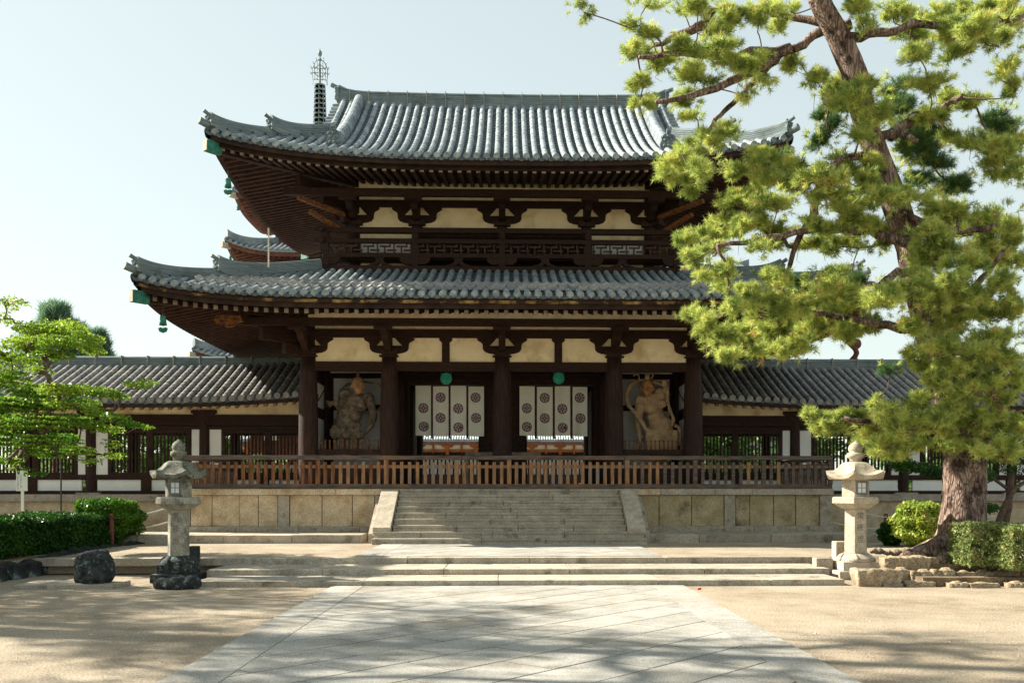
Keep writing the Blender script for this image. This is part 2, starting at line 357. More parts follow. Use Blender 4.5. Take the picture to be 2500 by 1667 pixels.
def facade(Yw, xs, zb1, za0, za1, zpur0, zpur1, Ypur, ztop, k, midstruts=()):
    x0, x1 = xs[0], xs[-1]
    MB().box(x0, x1, Yw - .05, Yw + .05, zb1 - .05, ztop).build('plaster_wall', PLAS, gate)
    MB().box(x0 - .5, x1 + .5, Yw - .14, Yw + .1, za0, za1).build('wall_beam', DK, gate, bevel=.01)
    MB().box(x0 - 1.9, x1 + 1.9, Ypur - .11, Ypur + .11, zpur0, zpur1).build('eave_purlin', DK, gate, bevel=.01)
    for x in xs:
        b = MB(); bracket(b, x, Yw, za0, k); b.build('bracket', DK, gate)
        b = MB(); arm(b, x, Yw - .05, Ypur - .16, za0 - 95 * k, zpur0); b.box(x - .26, x + .26, Ypur - .13, Ypur + .13, zpur0 - .1, zpur0 + .004)
        b.build('bracket_arm', DK, gate)
    for x in midstruts:
        b = MB(); b.prism([(x - .12, zb1), (x + .12, zb1), (x + .12, za0 - .14), (x + .2, za0 - .07), (x + .2, za0), (x - .2, za0), (x - .2, za0 - .07), (x - .12, za0 - .14)], 'y', Yw - .1, Yw + .1)
        b.build('strut', DK, gate)
kL = .3827 / 78.6
MB().box(CX[0] - .1, CX[-1] + .1, YF - .12, YF + .12, ZB0, ZB1).build('head_beam', DK, gate, bevel=.01)
YP1 = 28.9
facade(YF, CX, ZB1, ZA0, ZA1, ZP(797, YP1), ZP(779, YP1), YP1, ZP(765, YF), kL, ((CX[1] + CX[2]) / 2, (CX[2] + CX[3]) / 2))
# side and back walls of the lower storey, ceiling
for x in (CX[0], CX[-1]):
    MB().box(x - .06, x + .06, YF + .1, 33.0, FL, 5.55).build('side_wall', WHITE, gate)
    MB().box(x - .06, x + .06, YF + .1, YB, ZB0, 7.0).build('upper_side_wall', PLAS, gate)
    MB().box(x - .075, x + .075, YF + .1, 33.0, 4.02, 4.36).build('side_wall_rail', FASC, gate)
    MB().box(x - .085, x + .085, YF + .1, YB, 5.15, ZB1 - .02).build('side_beam', DK, gate)
MB().box(CX[0], CX[-1], YB - .05, YB + .05, ZB0, 7.0).build('back_wall', PLAS, gate)
MB().box(CX[0] - .1, CX[-1] + .1, YB - .12, YB + .12, ZB0 - .05, ZB1).build('back_beam', DK, gate)
MB().box(CX[0], CX[-1], YF + .13, YB - .13, 5.78, 5.9).build('ceiling', DK, gate)
for a, b in ((0, 1), (3, 4)):
    MB().box(CX[a], CX[b], 32.95, 33.05, FL, 5.7).build('niche_back_wall', WHITE, gate)
    MB().box(CX[a], CX[b], 32.92, 32.948, ZP(925.5, 33), ZP(913, 33)).box(CX[a], CX[b], 32.92, 32.948, ZP(1003, 33), ZP(989, 33)).box(CX[a] + .02, CX[a] + .34, 32.91, 32.949, FL, 5.6).box(CX[b] - .34, CX[b] - .02, 32.91, 32.949, FL, 5.6).build('niche_rail', DK, gate)
for x in (CX[1], CX[3]):
    MB().box(x - .05, x + .05, YF + .25, YB - .3, FL, 5.78).build('passage_wall', DK, gate)
# door frames in the second row
for a, b, jl, jr in ((1, 2, 0, .34), (2, 3, .34, 0)):
    x0, x1 = CX[a] + .28, CX[b] - .28
    f = MB(); f.box(x0, x1, 32.88, 33.12, ZP(942, 33) + .02, 5.78).box(x0, x1, 32.9, 33.1, FL, FL + .14)
    f.box(x0, x0 + .12 + jl, 32.9, 33.1, FL + .14, ZP(942, 33) + .02).box(x1 - .12 - jr, x1, 32.9, 33.1, FL + .14, ZP(942, 33) + .02)
    f.build('door_frame', DK, gate, bevel=.01)
    MB().box(x0 + .13 + jl, x0 + .2 + jl, 33.15, 34.5, FL, 5.1).build('door_leaf', DK, gate)
    MB().box(x1 - .2 - jr, x1 - .13 - jr, 33.15, 34.5, FL, 5.1).build('door_leaf', DK, gate)
    MB().box(x0 + .1, x1 - .1, 32.78, 32.87, 5.32, 5.40).box(x0 + .1, x1 - .1, 32.78, 32.87, 5.55, 5.60).build('lintel_rail', FASC, gate)
# low barrier bar behind the fence, seen through the right half of the passage
MB().box(CX[2] - 1.2, CX[2] + 1.25, 31.9, 31.98, ZP(1112, 31.9), ZP(1103.5, 31.9)).box(CX[2] - 1.2, CX[2] - 1.1, 31.9, 31.98, FL, ZP(1112, 31.9)).box(CX[2] + 1.15, CX[2] + 1.25, 31.9, 31.98, FL, ZP(1112, 31.9)).build('barrier_bar', RAFE, gate)
# picket guards of the two niches
for a, b in ((0, 1), (3, 4)):
    x0, x1 = CX[a] + .27, CX[b] - .27
    MB().box(x0, x1, YF + .02, YF + .16, ZP(1110, YF), ZP(1097, YF)).box(x0, x1, YF + .05, YF + .12, FL + .05, ZP(1110, YF) - .35).build('niche_rail', FASC, gate)
    for k in range(14):
        x = x0 + (x1 - x0) * (k + .7) / 14.4; zz = ZP(1097, YF)
        MB().lathe([(.036, 0), (.03, .06), (.018, .21), (.017, .235), (.03, .25), (.034, .27), (.026, .295), (.004, .305)], x, YF + .09, 8, cz=zz).build('picket', RAILR, gate, smooth=True)
# ---- lower roof
low = Roof(GX, 34.75, 9.86, 8.25, lambda d: 6.95 + .33 * d + .006 * d * d, .46, 9.9, 6.)
DS = 4.75
mc, mp = MB(), MB()
for f in ('front', 'left', 'right', 'back'):
    hl = low.faces[f][0]
    low.tiles(mc, mp, f, lambda a, hl=hl: min(hl - abs(a), DS), cover_from=0.)
lower_roof = mc.build('lower_roof', TILE, gate, fix=False)
mp.build('pan_tiles', PANT, lower_roof, fix=False)
band = MB(); sp = 2 * 9.86 / int(2 * 9.86 / .283)      # raised course of broad concave tiles
for i in range(int(2 * 9.86 / .283)):
    a = -9.86 + (i + .5) * sp
    if 9.86 - abs(a) < 1.5: continue
    vs = []
    for d, u in ((.80, .12), (.78, .205), (1.35, .185), (1.36, .215), (2.02, .175)):
        for o in (-.5, -.3, 0, .3, .5): vs.append(low.pt('front', a + o * sp, d + (.03 if abs(o) == .5 else -.05 if o == 0 else -.02) * (d < 1), u - .085 * (1 - (2 * o) ** 2) + random.uniform(-.003, .003)))
    band.add(vs, [(q * 5 + w, q * 5 + w + 1, (q + 1) * 5 + w + 1, (q + 1) * 5 + w) for q in range(4) for w in range(4)])
band.build('broad_tile_course', mat('broad_tile', (.22, .22, .215), (.40, .385, .36), 4, rough=.7, bump=.2, bscale=18, cells=2.8), lower_roof, fix=False)
u_low = lambda d: 6.43 + .2 * d
fa, so_, fo_ = MB(), MB(), MB()
for f in ('front', 'left', 'right', 'back'):
    low.strip(fo_, f, .05, -.20, -.125, .1); low.strip(fa, f, .06, -.124, -.03, .1); low.strip(fa, f, .13, -.34, -.201, .1)
    low.soffit(so_, f, u_low, 4.2)
fo_.build('ochre_eave_strip', mat('ochre_eave_strip', (.03, .015, .008), (.42, .26, .09), 2.2, (1, 1, 1), .85, .2, 20, fr=(.5, .68)), lower_roof); fa.build('eave_board', FASC, lower_roof); so_.build('soffit', RAFT, lower_roof)
def fill(mb, r, dmax):                                # closes the roof between soffit and tiles
    for f in ('front', 'left', 'right', 'back'):
        hl = r.faces[f][0]
        mb.grid(lambda u, v: r.pt(f, (hl - (.1 + (dmax - .1) * v)) * (2 * u - 1), .1 + (dmax - .1) * v, -.07), 40, 12)
fl_ = MB(); fill(fl_, low, DS); fl_.build('roof_boarding', FASC, lower_roof)
MAXR = 0; rest = MB()
def put_rafters(r, face, under, dmax, individually, parent, matl=RAFT):
    for (p, q, w, h) in r.rafters(face, under, dmax):
        if individually: o = MB().beam(p, q, w, h).build('rafter', RAFT, parent, fix=False); o.data.materials.append(RAFE); o.data.polygons[0].material_index = 1
        else: rest.beam(p, q, w, h)
put_rafters(low, 'front', u_low, 4.2, True, gate, RAFE)
put_rafters(low, 'left', u_low, 4.2, False, gate); put_rafters(low, 'right', u_low, 4.2, False, gate); put_rafters(low, 'back', u_low, 4.2, False, gate)
# ---- upper roof
prof_u = lambda d: 11.2 + 4.03 * (.62 * d / 6.65 + .38 * (d / 6.65) ** 2)
up = Roof(GX, 34.75, 8.4, 6.65, prof_u, .68, 8.4, 3.2); VX = 5.62
mc, mp = MB(), MB()
for f in ('front', 'back'): up.tiles(mc, mp, f, lambda a: 6.6 if abs(a) < VX else 8.4 - abs(a))
for f in ('left', 'right'): up.tiles(mc, mp, f, lambda a: min(6.65 - abs(a), 8.4 - VX + .1))
for sx in (-1, 1):                                    # short tiles across the gable verge
    for sy in (-1, 1):
        for k in range(14):
            d = 2.9 + k * .275
            p = Vector((GX + sx * (VX - .3), 34.75 + sy * (6.65 - d), prof_u(d) + .06)); q = p + Vector((sx * .62, 0, -.03))
            mc.tube([p, q], [.075, .085], 10)
upper_roof = mc.build('upper_roof', TILE, gate, fix=False); mp.build('pan_tiles', PANT, upper_roof, fix=False)
u_up = lambda d: 10.80 + .18 * d
fa, so_ = MB(), MB()
for f in ('front', 'left', 'right', 'back'):
    up.strip(fa, f, .05, -.2, -.03, .1); up.strip(fa, f, .2, -.3, -.18, .1)
    up.soffit(so_, f, u_up, 3.8)
fa.build('eave_board', FASC, upper_roof); so_.build('soffit', RAFT, upper_roof)
fl_ = MB(); fill(fl_, up, 3.0)
for sy in (-1, 1): fl_.grid(lambda u, v: Vector((GX + VX * (2 * u - 1), 34.75 + sy * (6.65 - (2.5 + 4.1 * v)), prof_u(2.5 + 4.1 * v) - .07)), 2, 10)
fl_.build('roof_boarding', FASC, upper_roof)
for f in ('front', 'left', 'right', 'back'): put_rafters(up, f, u_up, 3.8, False, gate)
rs = tag(rest.build('rafters', RAFT, gate, fix=False), kind='stuff'); rs.data.materials.append(RAFE)
for p in rs.data.polygons:
    if p.index % 6 == 0: p.material_index = 1
for sx in (-1, 1):                                    # gable walls
    MB().prism([(34.75 - 3.6, prof_u(3.05) - .1), (34.75, prof_u(6.6) - .1), (34.75 + 3.6, prof_u(3.05) - .1)], 'x', GX + sx * (VX - .45), GX + sx * (VX - .4)).build('gable_wall', DK, gate)
# ridges
S1 = ridge_sec(.34, .5, 5); rg = MB(); n = 40
sweep(rg, [(GX + (2 * i / n - 1) * 5.75, 34.75, 15.13 + .06 * abs(2 * i / n - 1) ** 2 + .2 * math.exp(-(1 - abs(2 * i / n - 1)) * 5.75 / .3)) for i in range(n + 1)], ridge_sec(.36, .54, 6))
main_ridge = rg.build('main_ridge', RIDG, upper_roof)
for k in range(-8, 9): MB().box(GX + k * .67 - .008, GX + k * .67 + .008, 34.75 - .195, 34.75 + .195, 15.1, 15.69).build('ridge_tie', LANT, main_ridge)
for sx in (-1, 1):
    ornament(upper_roof, (GX + sx * 5.78, 34.75, 15.45), (sx, 0, 0), 1.1)
    for sy in (-1, 1):
        rg = MB(); P = []
        for i in range(22):
            d = 6.3 - (6.3 - 1.55) * i / 21
            P.append((GX + sx * 5.02, 34.75 + sy * (6.65 - d), prof_u(d) + up.L * g_lift(8.4 - 5.02, 8.4, 3.2) + .0))
        sweep(rg, P, ridge_sec(.36, .40, 4)); rg.build('descending_ridge', TILE, upper_roof)
        ornament(upper_roof, Vector(P[-1]) + Vector((0, sy * .05, .05)), (0, sy, 0), 1.15)
def hip_ridges(r, sx, sy, parent, dsplit, dtop, h2=.38, h1=.34):
    for (da, db, h) in ((.12, dsplit + .35, h1), (dsplit, dtop, h2)):
        rg = MB(); P = []
        for i in range(25):
            d = da + (db - da) * (i / 24) ** 1.3
            P.append(r.hip(sx, sy, d, (.22 if da < 1 else .3) * math.exp(-(d - da) / .42) + (.0 if da < 1 else .04)))
        sweep(rg, P, ridge_sec(.30, h, 4)); rg.build('hip_ridge', RIDG, parent)
        ornament(parent, P[0] + Vector((sx * .02, sy * .02, -.02)), (sx, sy, 0), .8)
    MB().tube([r.hip(sx, sy, .5, .1), r.hip(sx, sy, .1, .16), r.hip(sx, sy, -.12, .3)], [.095, .1, .105], 12).build('corner_tile', RIDG, parent)
for sx in (-1, 1):
    for sy in (-1, 1):
        hip_ridges(low, sx, sy, lower_roof, 1.78, 4.2); hip_ridges(up, sx, sy, upper_roof, 1.5, 8.4 - 5.3)
sw = MB()                                            # ridge strip where the lower roof meets the balcony
for sy in (-1, 1): sweep(sw, [(GX - 5.9, 34.75 + sy * 3.72, 8.33), (GX + 5.9, 34.75 + sy * 3.72, 8.33)], ridge_sec(.26, .25, 3))
for sx in (-1, 1): sweep(sw, [(GX + sx * 5.75, 31.0, 8.33), (GX + sx * 5.75, 38.5, 8.33)], ridge_sec(.26, .25, 3))
sw.build('flashing_ridge', RIDG, lower_roof)
# hip rafters with green copper caps, corner bracket arms, wind bells
GREENCAP = COPPER
for r, u_, inner, nm in ((low, u_low, 4.3, 'l'), (up, u_up, 3.9, 'u')):
    for sx in (-1, 1):
        for sy in (-1, 1):
            def hp(d, dz=0): return Vector((r.xc + sx * (r.hx - d), r.yc + sy * (r.hy - d), u_(d) + r.L * .95 * g_lift(d, r.Rc, r.p) + dz))
            MB().beam(hp(.25, -.12), hp(inner, -.16), .2, .3).build('hip_rafter', DK, gate)
            a, b = hp(.25, -.12), hp(.25, -.12) + (hp(.25, -.12) - hp(1.2, -.14)).normalized() * .34
            MB().beam(a - (b - a) * .35 - Vector((0, 0, .01)), b, .215, .31).build('rafter_cap', COPPER, gate)
            MB().beam(b + (b - a).normalized() * .0, b + (b - a).normalized() * .012, .21, .29).build('rafter_cap_face', LANT, gate) if sy < 0 else None
            # carved diagonal arms in two tiers
            m = MB(); zc = (ZA0 if nm == 'l' else None)
            for t, (dd, zz, hh) in enumerate(((2.15, -.42, .3), (2.75, -.86, .34), (3.3, -1.28, .3))):
                p = hp(dd, zz); q = hp(inner + .25, zz - .05); q.z = p.z - .05
                m.beam(p, q, .22, hh); m.beam(p + Vector((0, 0, -.02)), p + (q - p) * .25 + Vector((0, 0, -.02)), .26, hh * .55)
            m.build('corner_bracket', DK, gate)
# gilded corner cloud pieces worn down to ochre
for sx in (-1, 1):
    x = GX + sx * 7.75; y = 28.2; z = 6.40
    MB().prism([(x - .4, z + .12), (x - .34, z + .26), (x + .34, z + .26), (x + .4, z + .1), (x + .2, z + .06), (x + .12, z - .06), (x - .08, z - .06), (x - .12, z + .06), (x - .35, z + .04)], 'y', y - .08, y + .08).build('corner_cloud_block', GOLD, gate)
    x = GX + sx * 5.6; z = 10.55
    MB().beam((x + sx * .6, 30.1, z), (x - sx * .6, 31.3, z - .2), .14, .12).beam((x + sx * .3, 30.3, z - .36), (x - sx * .7, 31.4, z - .8), .14, .12).build('corner_tail_rafter', GOLD, gate)

# ---- upper storey
YU = 31.8; UX = [XP(p, YU) for p in (866, 1019, 1226, 1431, 1585)]; UYB = 69.5 - YU
MB().box(UX[0], UX[-1], YU + .06, UYB, 8.2, 11.6).build('upper_core', DK, gate)
kU = .3827 / 75.5; YP2 = 30.3
facade(YU, UX, 8.3, ZP(511, YU), ZP(494, YU), ZP(482, YP2), ZP(465, YP2), YP2, ZP(440, YU), kU)
for i in (1, 2):                                      # dark lattice windows in the two middle bays
    x0, x1 = UX[i], UX[i + 1]; w = MB(); w.box(x0, x1, YU - .09, YU - .052, 8.35, ZP(575, YU))
    for k in range(22): x = x0 + (x1 - x0) * (k + .5) / 22; w.box(x - .03, x + .03, YU - .13, YU - .092, 8.4, ZP(580, YU))
    w.build('lattice_window', DK, gate)
MB().box(UX[0] - .3, UX[-1] + .3, YU - .13, YU + .0, ZP(587, YU) - .13, ZP(587, YU)).box(UX[0] - .3, UX[-1] + .3, YU - .125, YU + .0, ZP(575, YU) - .0, ZP(560, YU)).build('waist_beam', DK, gate)
for i in (0, 3): MB().box(UX[i] + .2, UX[i + 1] - .15, YU - .075, YU - .05, ZP(624, YU), ZP(598, YU)).build('white_panel', WHITE, gate)
for x in UX:
    MB().lathe([(.2, 8.3), (.21, 9), (.18, ZP(553, YU))], x, YU, 16).box(x - .27, x + .27, YU - .27, YU + .27, ZP(556, YU), ZP(543, YU)).build('upper_column', DKV, gate)
for sx, x in ((-1, UX[0]), (1, UX[-1])): MB().box(x - .06, x + .06, YU, UYB, 8.2, 11.6).build('upper_side_wall', PLAS, gate)
# balcony railing
YR = 31.02; HB = 5.62; bal = empty('x', (0, 0, 0), '', '') if 0 else None
rb = MB().box(GX - HB, GX + HB, YR - .1, YR + .1, ZP(667, YR), ZP(652, YR)).build('balcony_sill', DK, gate, bevel=.01)
for (a, b, e, w) in ((632, 621, 0, .09), (597, 586, .28, .07), (571, 560, .3, .06)):
    MB().box(GX - HB - e, GX + HB + e, YR - w, YR + w, ZP(a, YR), ZP(b, YR)).build('balcony_rail', DK, gate, bevel=.01)
    for sx in (-1, 1): MB().box(GX + sx * HB - w, GX + sx * HB + w, YR - e, 38.4, ZP(a, YR) + .004, ZP(b, YR) + .004).build('balcony_rail', DK, gate)
for sx in (-1, 1): MB().box(GX + sx * HB - .1, GX + sx * HB + .1, YR + .1, 38.4, ZP(667, YR), ZP(652, YR)).build('balcony_sill', DK, gate)
MB().box(GX - HB + .1, GX + HB - .1, YR + .1, YU - .14, ZP(634, YR), ZP(630, YR)).build('balcony_floor', DK, gate)
def zf(y): return ZP(y, YR)
SWX = [GX - HB + .06] + UX[1:4] + [GX + HB - .06]
for x in SWX:
    w = .09 if x not in (SWX[0], SWX[-1]) else .12
    MB().box(x - w, x + w, YR - .105, YR + .105, zf(586), zf(571)).box(x - w, x + w, YR - .103, YR + .103, zf(621), zf(597)).box(x - w - .02, x + w + .02, YR - .115, YR + .115, zf(652), zf(632)).build('balcony_post', DK, gate)
# swastika-fret panels between rails
fr = MB(); u = .087; z0 = zf(620.5)
Hh = zf(598) - z0; u = Hh / 5
cell = [(0, 0, 1, 3), (1, 2, 5, 3), (4, 3, 5, 5), (6, 0, 7, 2), (2.2, 0, 6, 1), (7, 1, 9.5, 2)]
xx = GX - HB + .2; period = 9 * u
FRM = mat('fret_timber', (.03, .013, .01), (.10, .05, .03), 6, rough=.8)
bars = [(0, 3.2, 5.2, 4.2), (4.2, 3.2, 5.2, 5.), (2, 1.8, 3, 3.2), (3, 1.8, 8, 2.6), (7, 0, 8, 1.8), (6.6, 3.4, 9, 4.2)]
bars = [(0, 3.3, 6, 4.1), (5.2, 4.1, 6, 5), (2.4, 0, 3.2, 3.3), (4.0, 1.2, 9, 2.0), (7.6, 0, 8.4, 1.2), (7.4, 2.0, 8.2, 5)]
while xx < GX + HB - .2:
    for (a, b, c, d) in bars:
        if xx + c * u < GX + HB - .05: fr.box(xx + a * u, xx + c * u, YR - .03, YR + .03, z0 + b * u, z0 + d * u)
    xx += period
fr.build('fret_panel', FRM, gate)
# inverted-V struts and boat brackets under the balcony floor
for i in range(4):
    xm = (SWX[i] + SWX[i + 1]) / 2; t, b_ = zf(632), zf(652)
    if i in (0, 3): xm = (UX[0] + UX[1]) / 2 - .1 if i == 0 else (UX[3] + UX[4]) / 2 + .05
    h = t - b_
    for s in (-1, 1):
        MB().prism([(xm + s * .02, b_ + h * .32), (xm + s * .06, b_ + h * .1), (xm + s * .42, b_), (xm + s * .34, b_ + h * .12), (xm + s * .2, b_ + h * .3), (xm + s * .12, b_ + h * .6), (xm + s * .12, b_ + h * .78), (xm + s * .17, t), (xm, t), (xm, b_ + h * .36)], 'y', YR - .07, YR + .07).build('inverted_strut', DK, gate)
for x in SWX:
    t, b_ = zf(632), zf(652); h = t - b_
    MB().prism([(x - .48, b_ + h * .75), (x - .48, t), (x + .48, t), (x + .48, b_ + h * .75), (x + .42, b_ + h * .4), (x + .3, b_ + h * .18), (x - .3, b_ + h * .18), (x - .42, b_ + h * .4)], 'y', YR - .085, YR + .085).build('boat_bracket', DK, gate)
MB().tube([(XP(656, 28.2), 28.2, ZP(562, 28.2)), (XP(656, 28.2), 28.2, ZP(657, 28.2))], .022, 8).build('conductor_pipe', LANT, gate)
def px_at(x, Y): return 1315 + F * math.tan(math.atan2(x, Y) - TH)
# ---------------------------------------------------------------- ground, path, steps (structure)
UG = .33
def sheet(name, m, pts, z, kind='structure', t=None):
    mb = MB()
    if t: mb.prism(pts, 'z', z - t, z)
    else: mb.add([(x, y, z) for x, y in pts], [tuple(range(len(pts)))])
    return tag(mb.build(name, m, loc=(pts[0][0], pts[0][1], z)), kind=kind)
GRAV = mat('raked_gravel', (.31, .25, .175), (.47, .385, .28), 2.2, (1, 1, 1), .95, 1, 42, c3=(.53, .45, .34), s3=.45, f3=(.42, .66), speck=38)
SOIL = mat('garden_soil', (.13, .09, .055), (.30, .23, .15), 3, (1, 1, 1), .95, .9, 25, c3=(.38, .29, .18), s3=1.5, f3=(.5, .7), speck=30)
sheet('ground', GRAV, [(-400, -60), (400, -60), (400, 900), (-400, 900)], 0)
sheet('upper_terrace_ground', GRAV, [(-9.55, 20.3), (8.6, 20.3), (120, 20.3), (120, 400), (-120, 400), (-120, 14), (-11, 14), (-10.4, 17)], UG, t=.31)
PATH = mat('paving_granite', (.38, .37, .335), (.50, .485, .445), 2.5, (1, 1, 1), .9, .35, 90, c3=(.32, .27, .20), s3=.7, f3=(.5, .75), speck=60, island=.16)
def slabs(name, x0, x1, y0, y1, z, ang=R(48), h=.68, wl=1.25):
    """diagonal slabs clipped to the path: every slab its own polygon with a joint gap, over a dark joint bed"""
    mb = MB(); ca, sa = math.cos(ang), math.sin(ang); cx, cy = x0, y0
    def clip(poly):
        for (ax, s, lim) in ((0, 1, x0), (0, -1, x1), (1, 1, y0), (1, -1, y1)):
            out = []
            for i in range(len(poly)):
                p, q = poly[i], poly[(i + 1) % len(poly)]
                ip, iq = s * p[ax] >= s * lim, s * q[ax] >= s * lim
                if ip: out.append(p)
                if ip != iq:
                    t = (lim - p[ax]) / (q[ax] - p[ax]); out.append((p[0] + (q[0] - p[0]) * t, p[1] + (q[1] - p[1]) * t))
            poly = out
            if len(poly) < 3: return None
        return poly
    D = (x1 - x0) + (y1 - y0)
    for r in range(-int(D / h), int(D / h)):
        for c in range(-int(D / wl), int(D / wl)):
            o = (r * .47 % 1) * wl; g = .012
            us = (c * wl + o + g, (c + 1) * wl + o - g); vs_ = (r * h + g, (r + 1) * h - g)
            P = [(cx + u * ca - v * sa, cy + u * sa + v * ca) for u, v in ((us[0], vs_[0]), (us[1], vs_[0]), (us[1], vs_[1]), (us[0], vs_[1]))]
            P = clip(P)
            if P: mb.prism(P, 'z', z - .03, z + random.uniform(-.0015, .0015))
    return mb
def path(y0, y1, hw, z):
    sheet('path_joint_bed', SOIL, [(-hw + .02, y0), (hw - .02, y0), (hw - .02, y1), (-hw + .02, y1)], z + .012, t=.1)
    m = slabs('path', -hw + .56, hw - .56, y0, y1, z + .02)
    y = y0
    while y < y1 - .01:
        L = min(2.4, y1 - y)
        for s in (-1, 1): m.box(min(s * hw, s * (hw - .55)), max(s * hw, s * (hw - .55)), y + .005, y + L - .005, z - .05, z + .022)
        y += L
    tag(m.build('path', PATH, loc=(0, y0, z)), kind='structure')
path(3.0, 17.56, 3.13, .0); path(20.45, 24.98, 3.2, UG)
# three long shallow steps
ys = [17.58, 18.76, 20.1, 20.45]; zs = [.11, .215, UG + .012]
xl = [XP(474, 17.6), XP(506, 18.8), -9.6]; xr = [XP(2062, 17.6), XP(2024, 18.8), XP(1987, 20.1)]
for k in range(3):
    mb = MB(); x = xl[k]
    while x < xr[k] - .3:
        L = min(random.uniform(1.9, 3.1), xr[k] - x)
        if xr[k] - x - L < .6: L = xr[k] - x
        mb.box(x + .003, x + L - .003, ys[k] + random.uniform(-.006, .006), ys[k + 1] + (.02 if k < 2 else .0), -.02 if k == 0 else zs[k - 1] - .03, zs[k] + random.uniform(-.003, .003)); x += L
    tag(mb.build('steps', GRAN2, loc=(0, ys[k], 0), bevel=.012), kind='structure')
tag(MB().box(-8.6, -6.9, 17.35, 18.2, -.02, .08).build('steps', GRAN2, loc=(-7, 17.35, 0), bevel=.02), kind='structure')
# apron round the platform
mb = MB()
x = -11.6
while x < 11.4:
    L = random.uniform(1.7, 2.6)
    if not (x > -3.9 and x + L < 3.9): mb.box(x + .004, x + L - .004, 25.75 + random.uniform(-.02, .02), 27.7, .1, .55 + random.uniform(-.012, .008))
    x += L
tag(mb.build('pavement', GRAN2, loc=(0, 25.6, .3), bevel=.02), kind='structure')

# ---------------------------------------------------------------- stone platform
PX0, PX1, PY0, PY1 = -8.95, 9.12, 27.5, 42.0
pf = empty('stone_platform', (0, PY0, UG), 'long granite block platform with brown-stained panels, carrying the gate and the railing', 'platform')
MB().box(PX0 + .1, PX1 - .1, PY0 + .16, PY1, .1, FL - .01).build('core', GRAN2, pf)
x = PX0 - .05; edges = []
for w in (4.2, 1.9, 1.2, 1.75, 4.2, 1.55, 1.05, 2.9, 99):
    x1 = min(x + w, PX1 + .05); MB().box(x + .004, x1 - .004, PY0 - .06, PY0 + .8, 1.576, FL).build('cap_stone', GRAN2 if x > 3 else GRAN, pf, bevel=.012); x = x1
    if x >= PX1: break
MB().box(PX0 - .05, PX1 + .05, PY0 + .8, PY1, 1.6, FL - .002).build('floor_paving', GRAN2, pf)
for s in (0, 1): MB().box((PX0 - .05, PX1 - .6)[s], (PX0 + .6, PX1 + .05)[s], PY0 + .801, PY1 + .1, 1.576, FL).build('cap_stone', GRAN2, pf, bevel=.012)
def panel(pxa, pxb, m, d=.0, z0=.705, z1=1.57): MB().box(XP(pxa, PY0) + .004, XP(pxb, PY0) - .004, PY0 + .04 - d, PY0 + .2, z0, z1).build('panel', m, pf, bevel=.008)
P = [(464, 516), (517, 583), (583, 629), (630, 677)]
for a, b in P: panel(a, b, GRAN)
panel(678, 706, GRAN2, .035); 
for a, b in ((707, 785), (786, 859), (860, 914), (915, 950)): panel(a, b, GRAN)
for a, b in ((1562, 1609), (1610, 1689), (1690, 1768)): panel(a, b, STAIN)
panel(1769, 1796, GRAN2, .035)
for a, b in ((1797, 1831), (1832, 1889), (1890, 1943), (1944, 2001)): panel(a, b, STAIN)
panel(2002, 2032, GRAN2, .035); panel(1548, 1561, GRAN2, .035); panel(438, 463, GRAN2, .035)
x = PX0 - .12
while x < PX1:
    L = random.uniform(1.2, 2.2); MB().box(x + .004, min(x + L, PX1 + .12) - .004, PY0 - .03, PY0 + .3, .5, .704).build('base_stone', GRAN2, pf, bevel=.012); x += L
MB().box(PX1 - .2, PX1, PY0 + .2, PY1, .5, 1.576).build('side_stone', GRAN2, pf); MB().box(PX0, PX0 + .2, PY0 + .2, PY1, .5, 1.576).build('side_stone', GRAN2, pf)
# ---------------------------------------------------------------- staircase
st = empty('stone_staircase', (0, 25, UG), 'broad flight of nine grey granite steps between sloping cheek stones, leading up to the railing', 'stairs')
rise = (FL - UG) / 9
for k in range(9):
    z1 = UG + rise * (k + 1) - (.002 if k == 8 else 0); y0 = 25.0 + .30 * k + (.04 if k else 0) - (.05 if k == 8 else 0)
    xa, xb = ((XP(906, 25), XP(1581, 25)) if k == 0 else (XP(913, 25.4), XP(1573, 25.4)) if k == 1 else (XP(958 + (k - 2) * 2.8, y0) , XP(1528 - (k - 2) * 3.4, y0)))
    xa, xb = (xa, xb) if k < 2 else (-3.02, 3.08)
    x = xa
    while x < xb - .01:
        L = random.uniform(1.2, 3.2)
        if xb - x - L < .8: L = xb - x
        yj = y0 + random.uniform(-.006, .006); MB().box(x + .003, x + L - .003, yj, y0 + (.6 if k < 8 else .05), z1 - .075, z1 + (random.uniform(-.003, .003) if k < 8 else 0)).box(x + .005, x + L - .005, yj + .014, y0 + (.6 if k < 8 else .05), z1 - rise - .02, z1 - .0751).build('step', GRAN2, st, bevel=.012); x += L
for s, xc in ((-1, -3.27), (1, 3.33)):
    zt = FL + .0
    MB().prism([(25.42, UG + .2), (25.42, UG + .42), (27.25, FL - .02), (27.44, FL - .02), (27.44, UG + .2)], 'x', xc - .235, xc + .235).build('cheek_stone', LANT, st, bevel=.012)
    MB().prism([(25.62, UG), (25.62, UG + .25), (27.43, FL - .2), (27.43, UG)], 'x', xc + (.236 if s > 0 else -.37), xc + (.37 if s > 0 else -.236)).build('cheek_base', GRAN2, st)

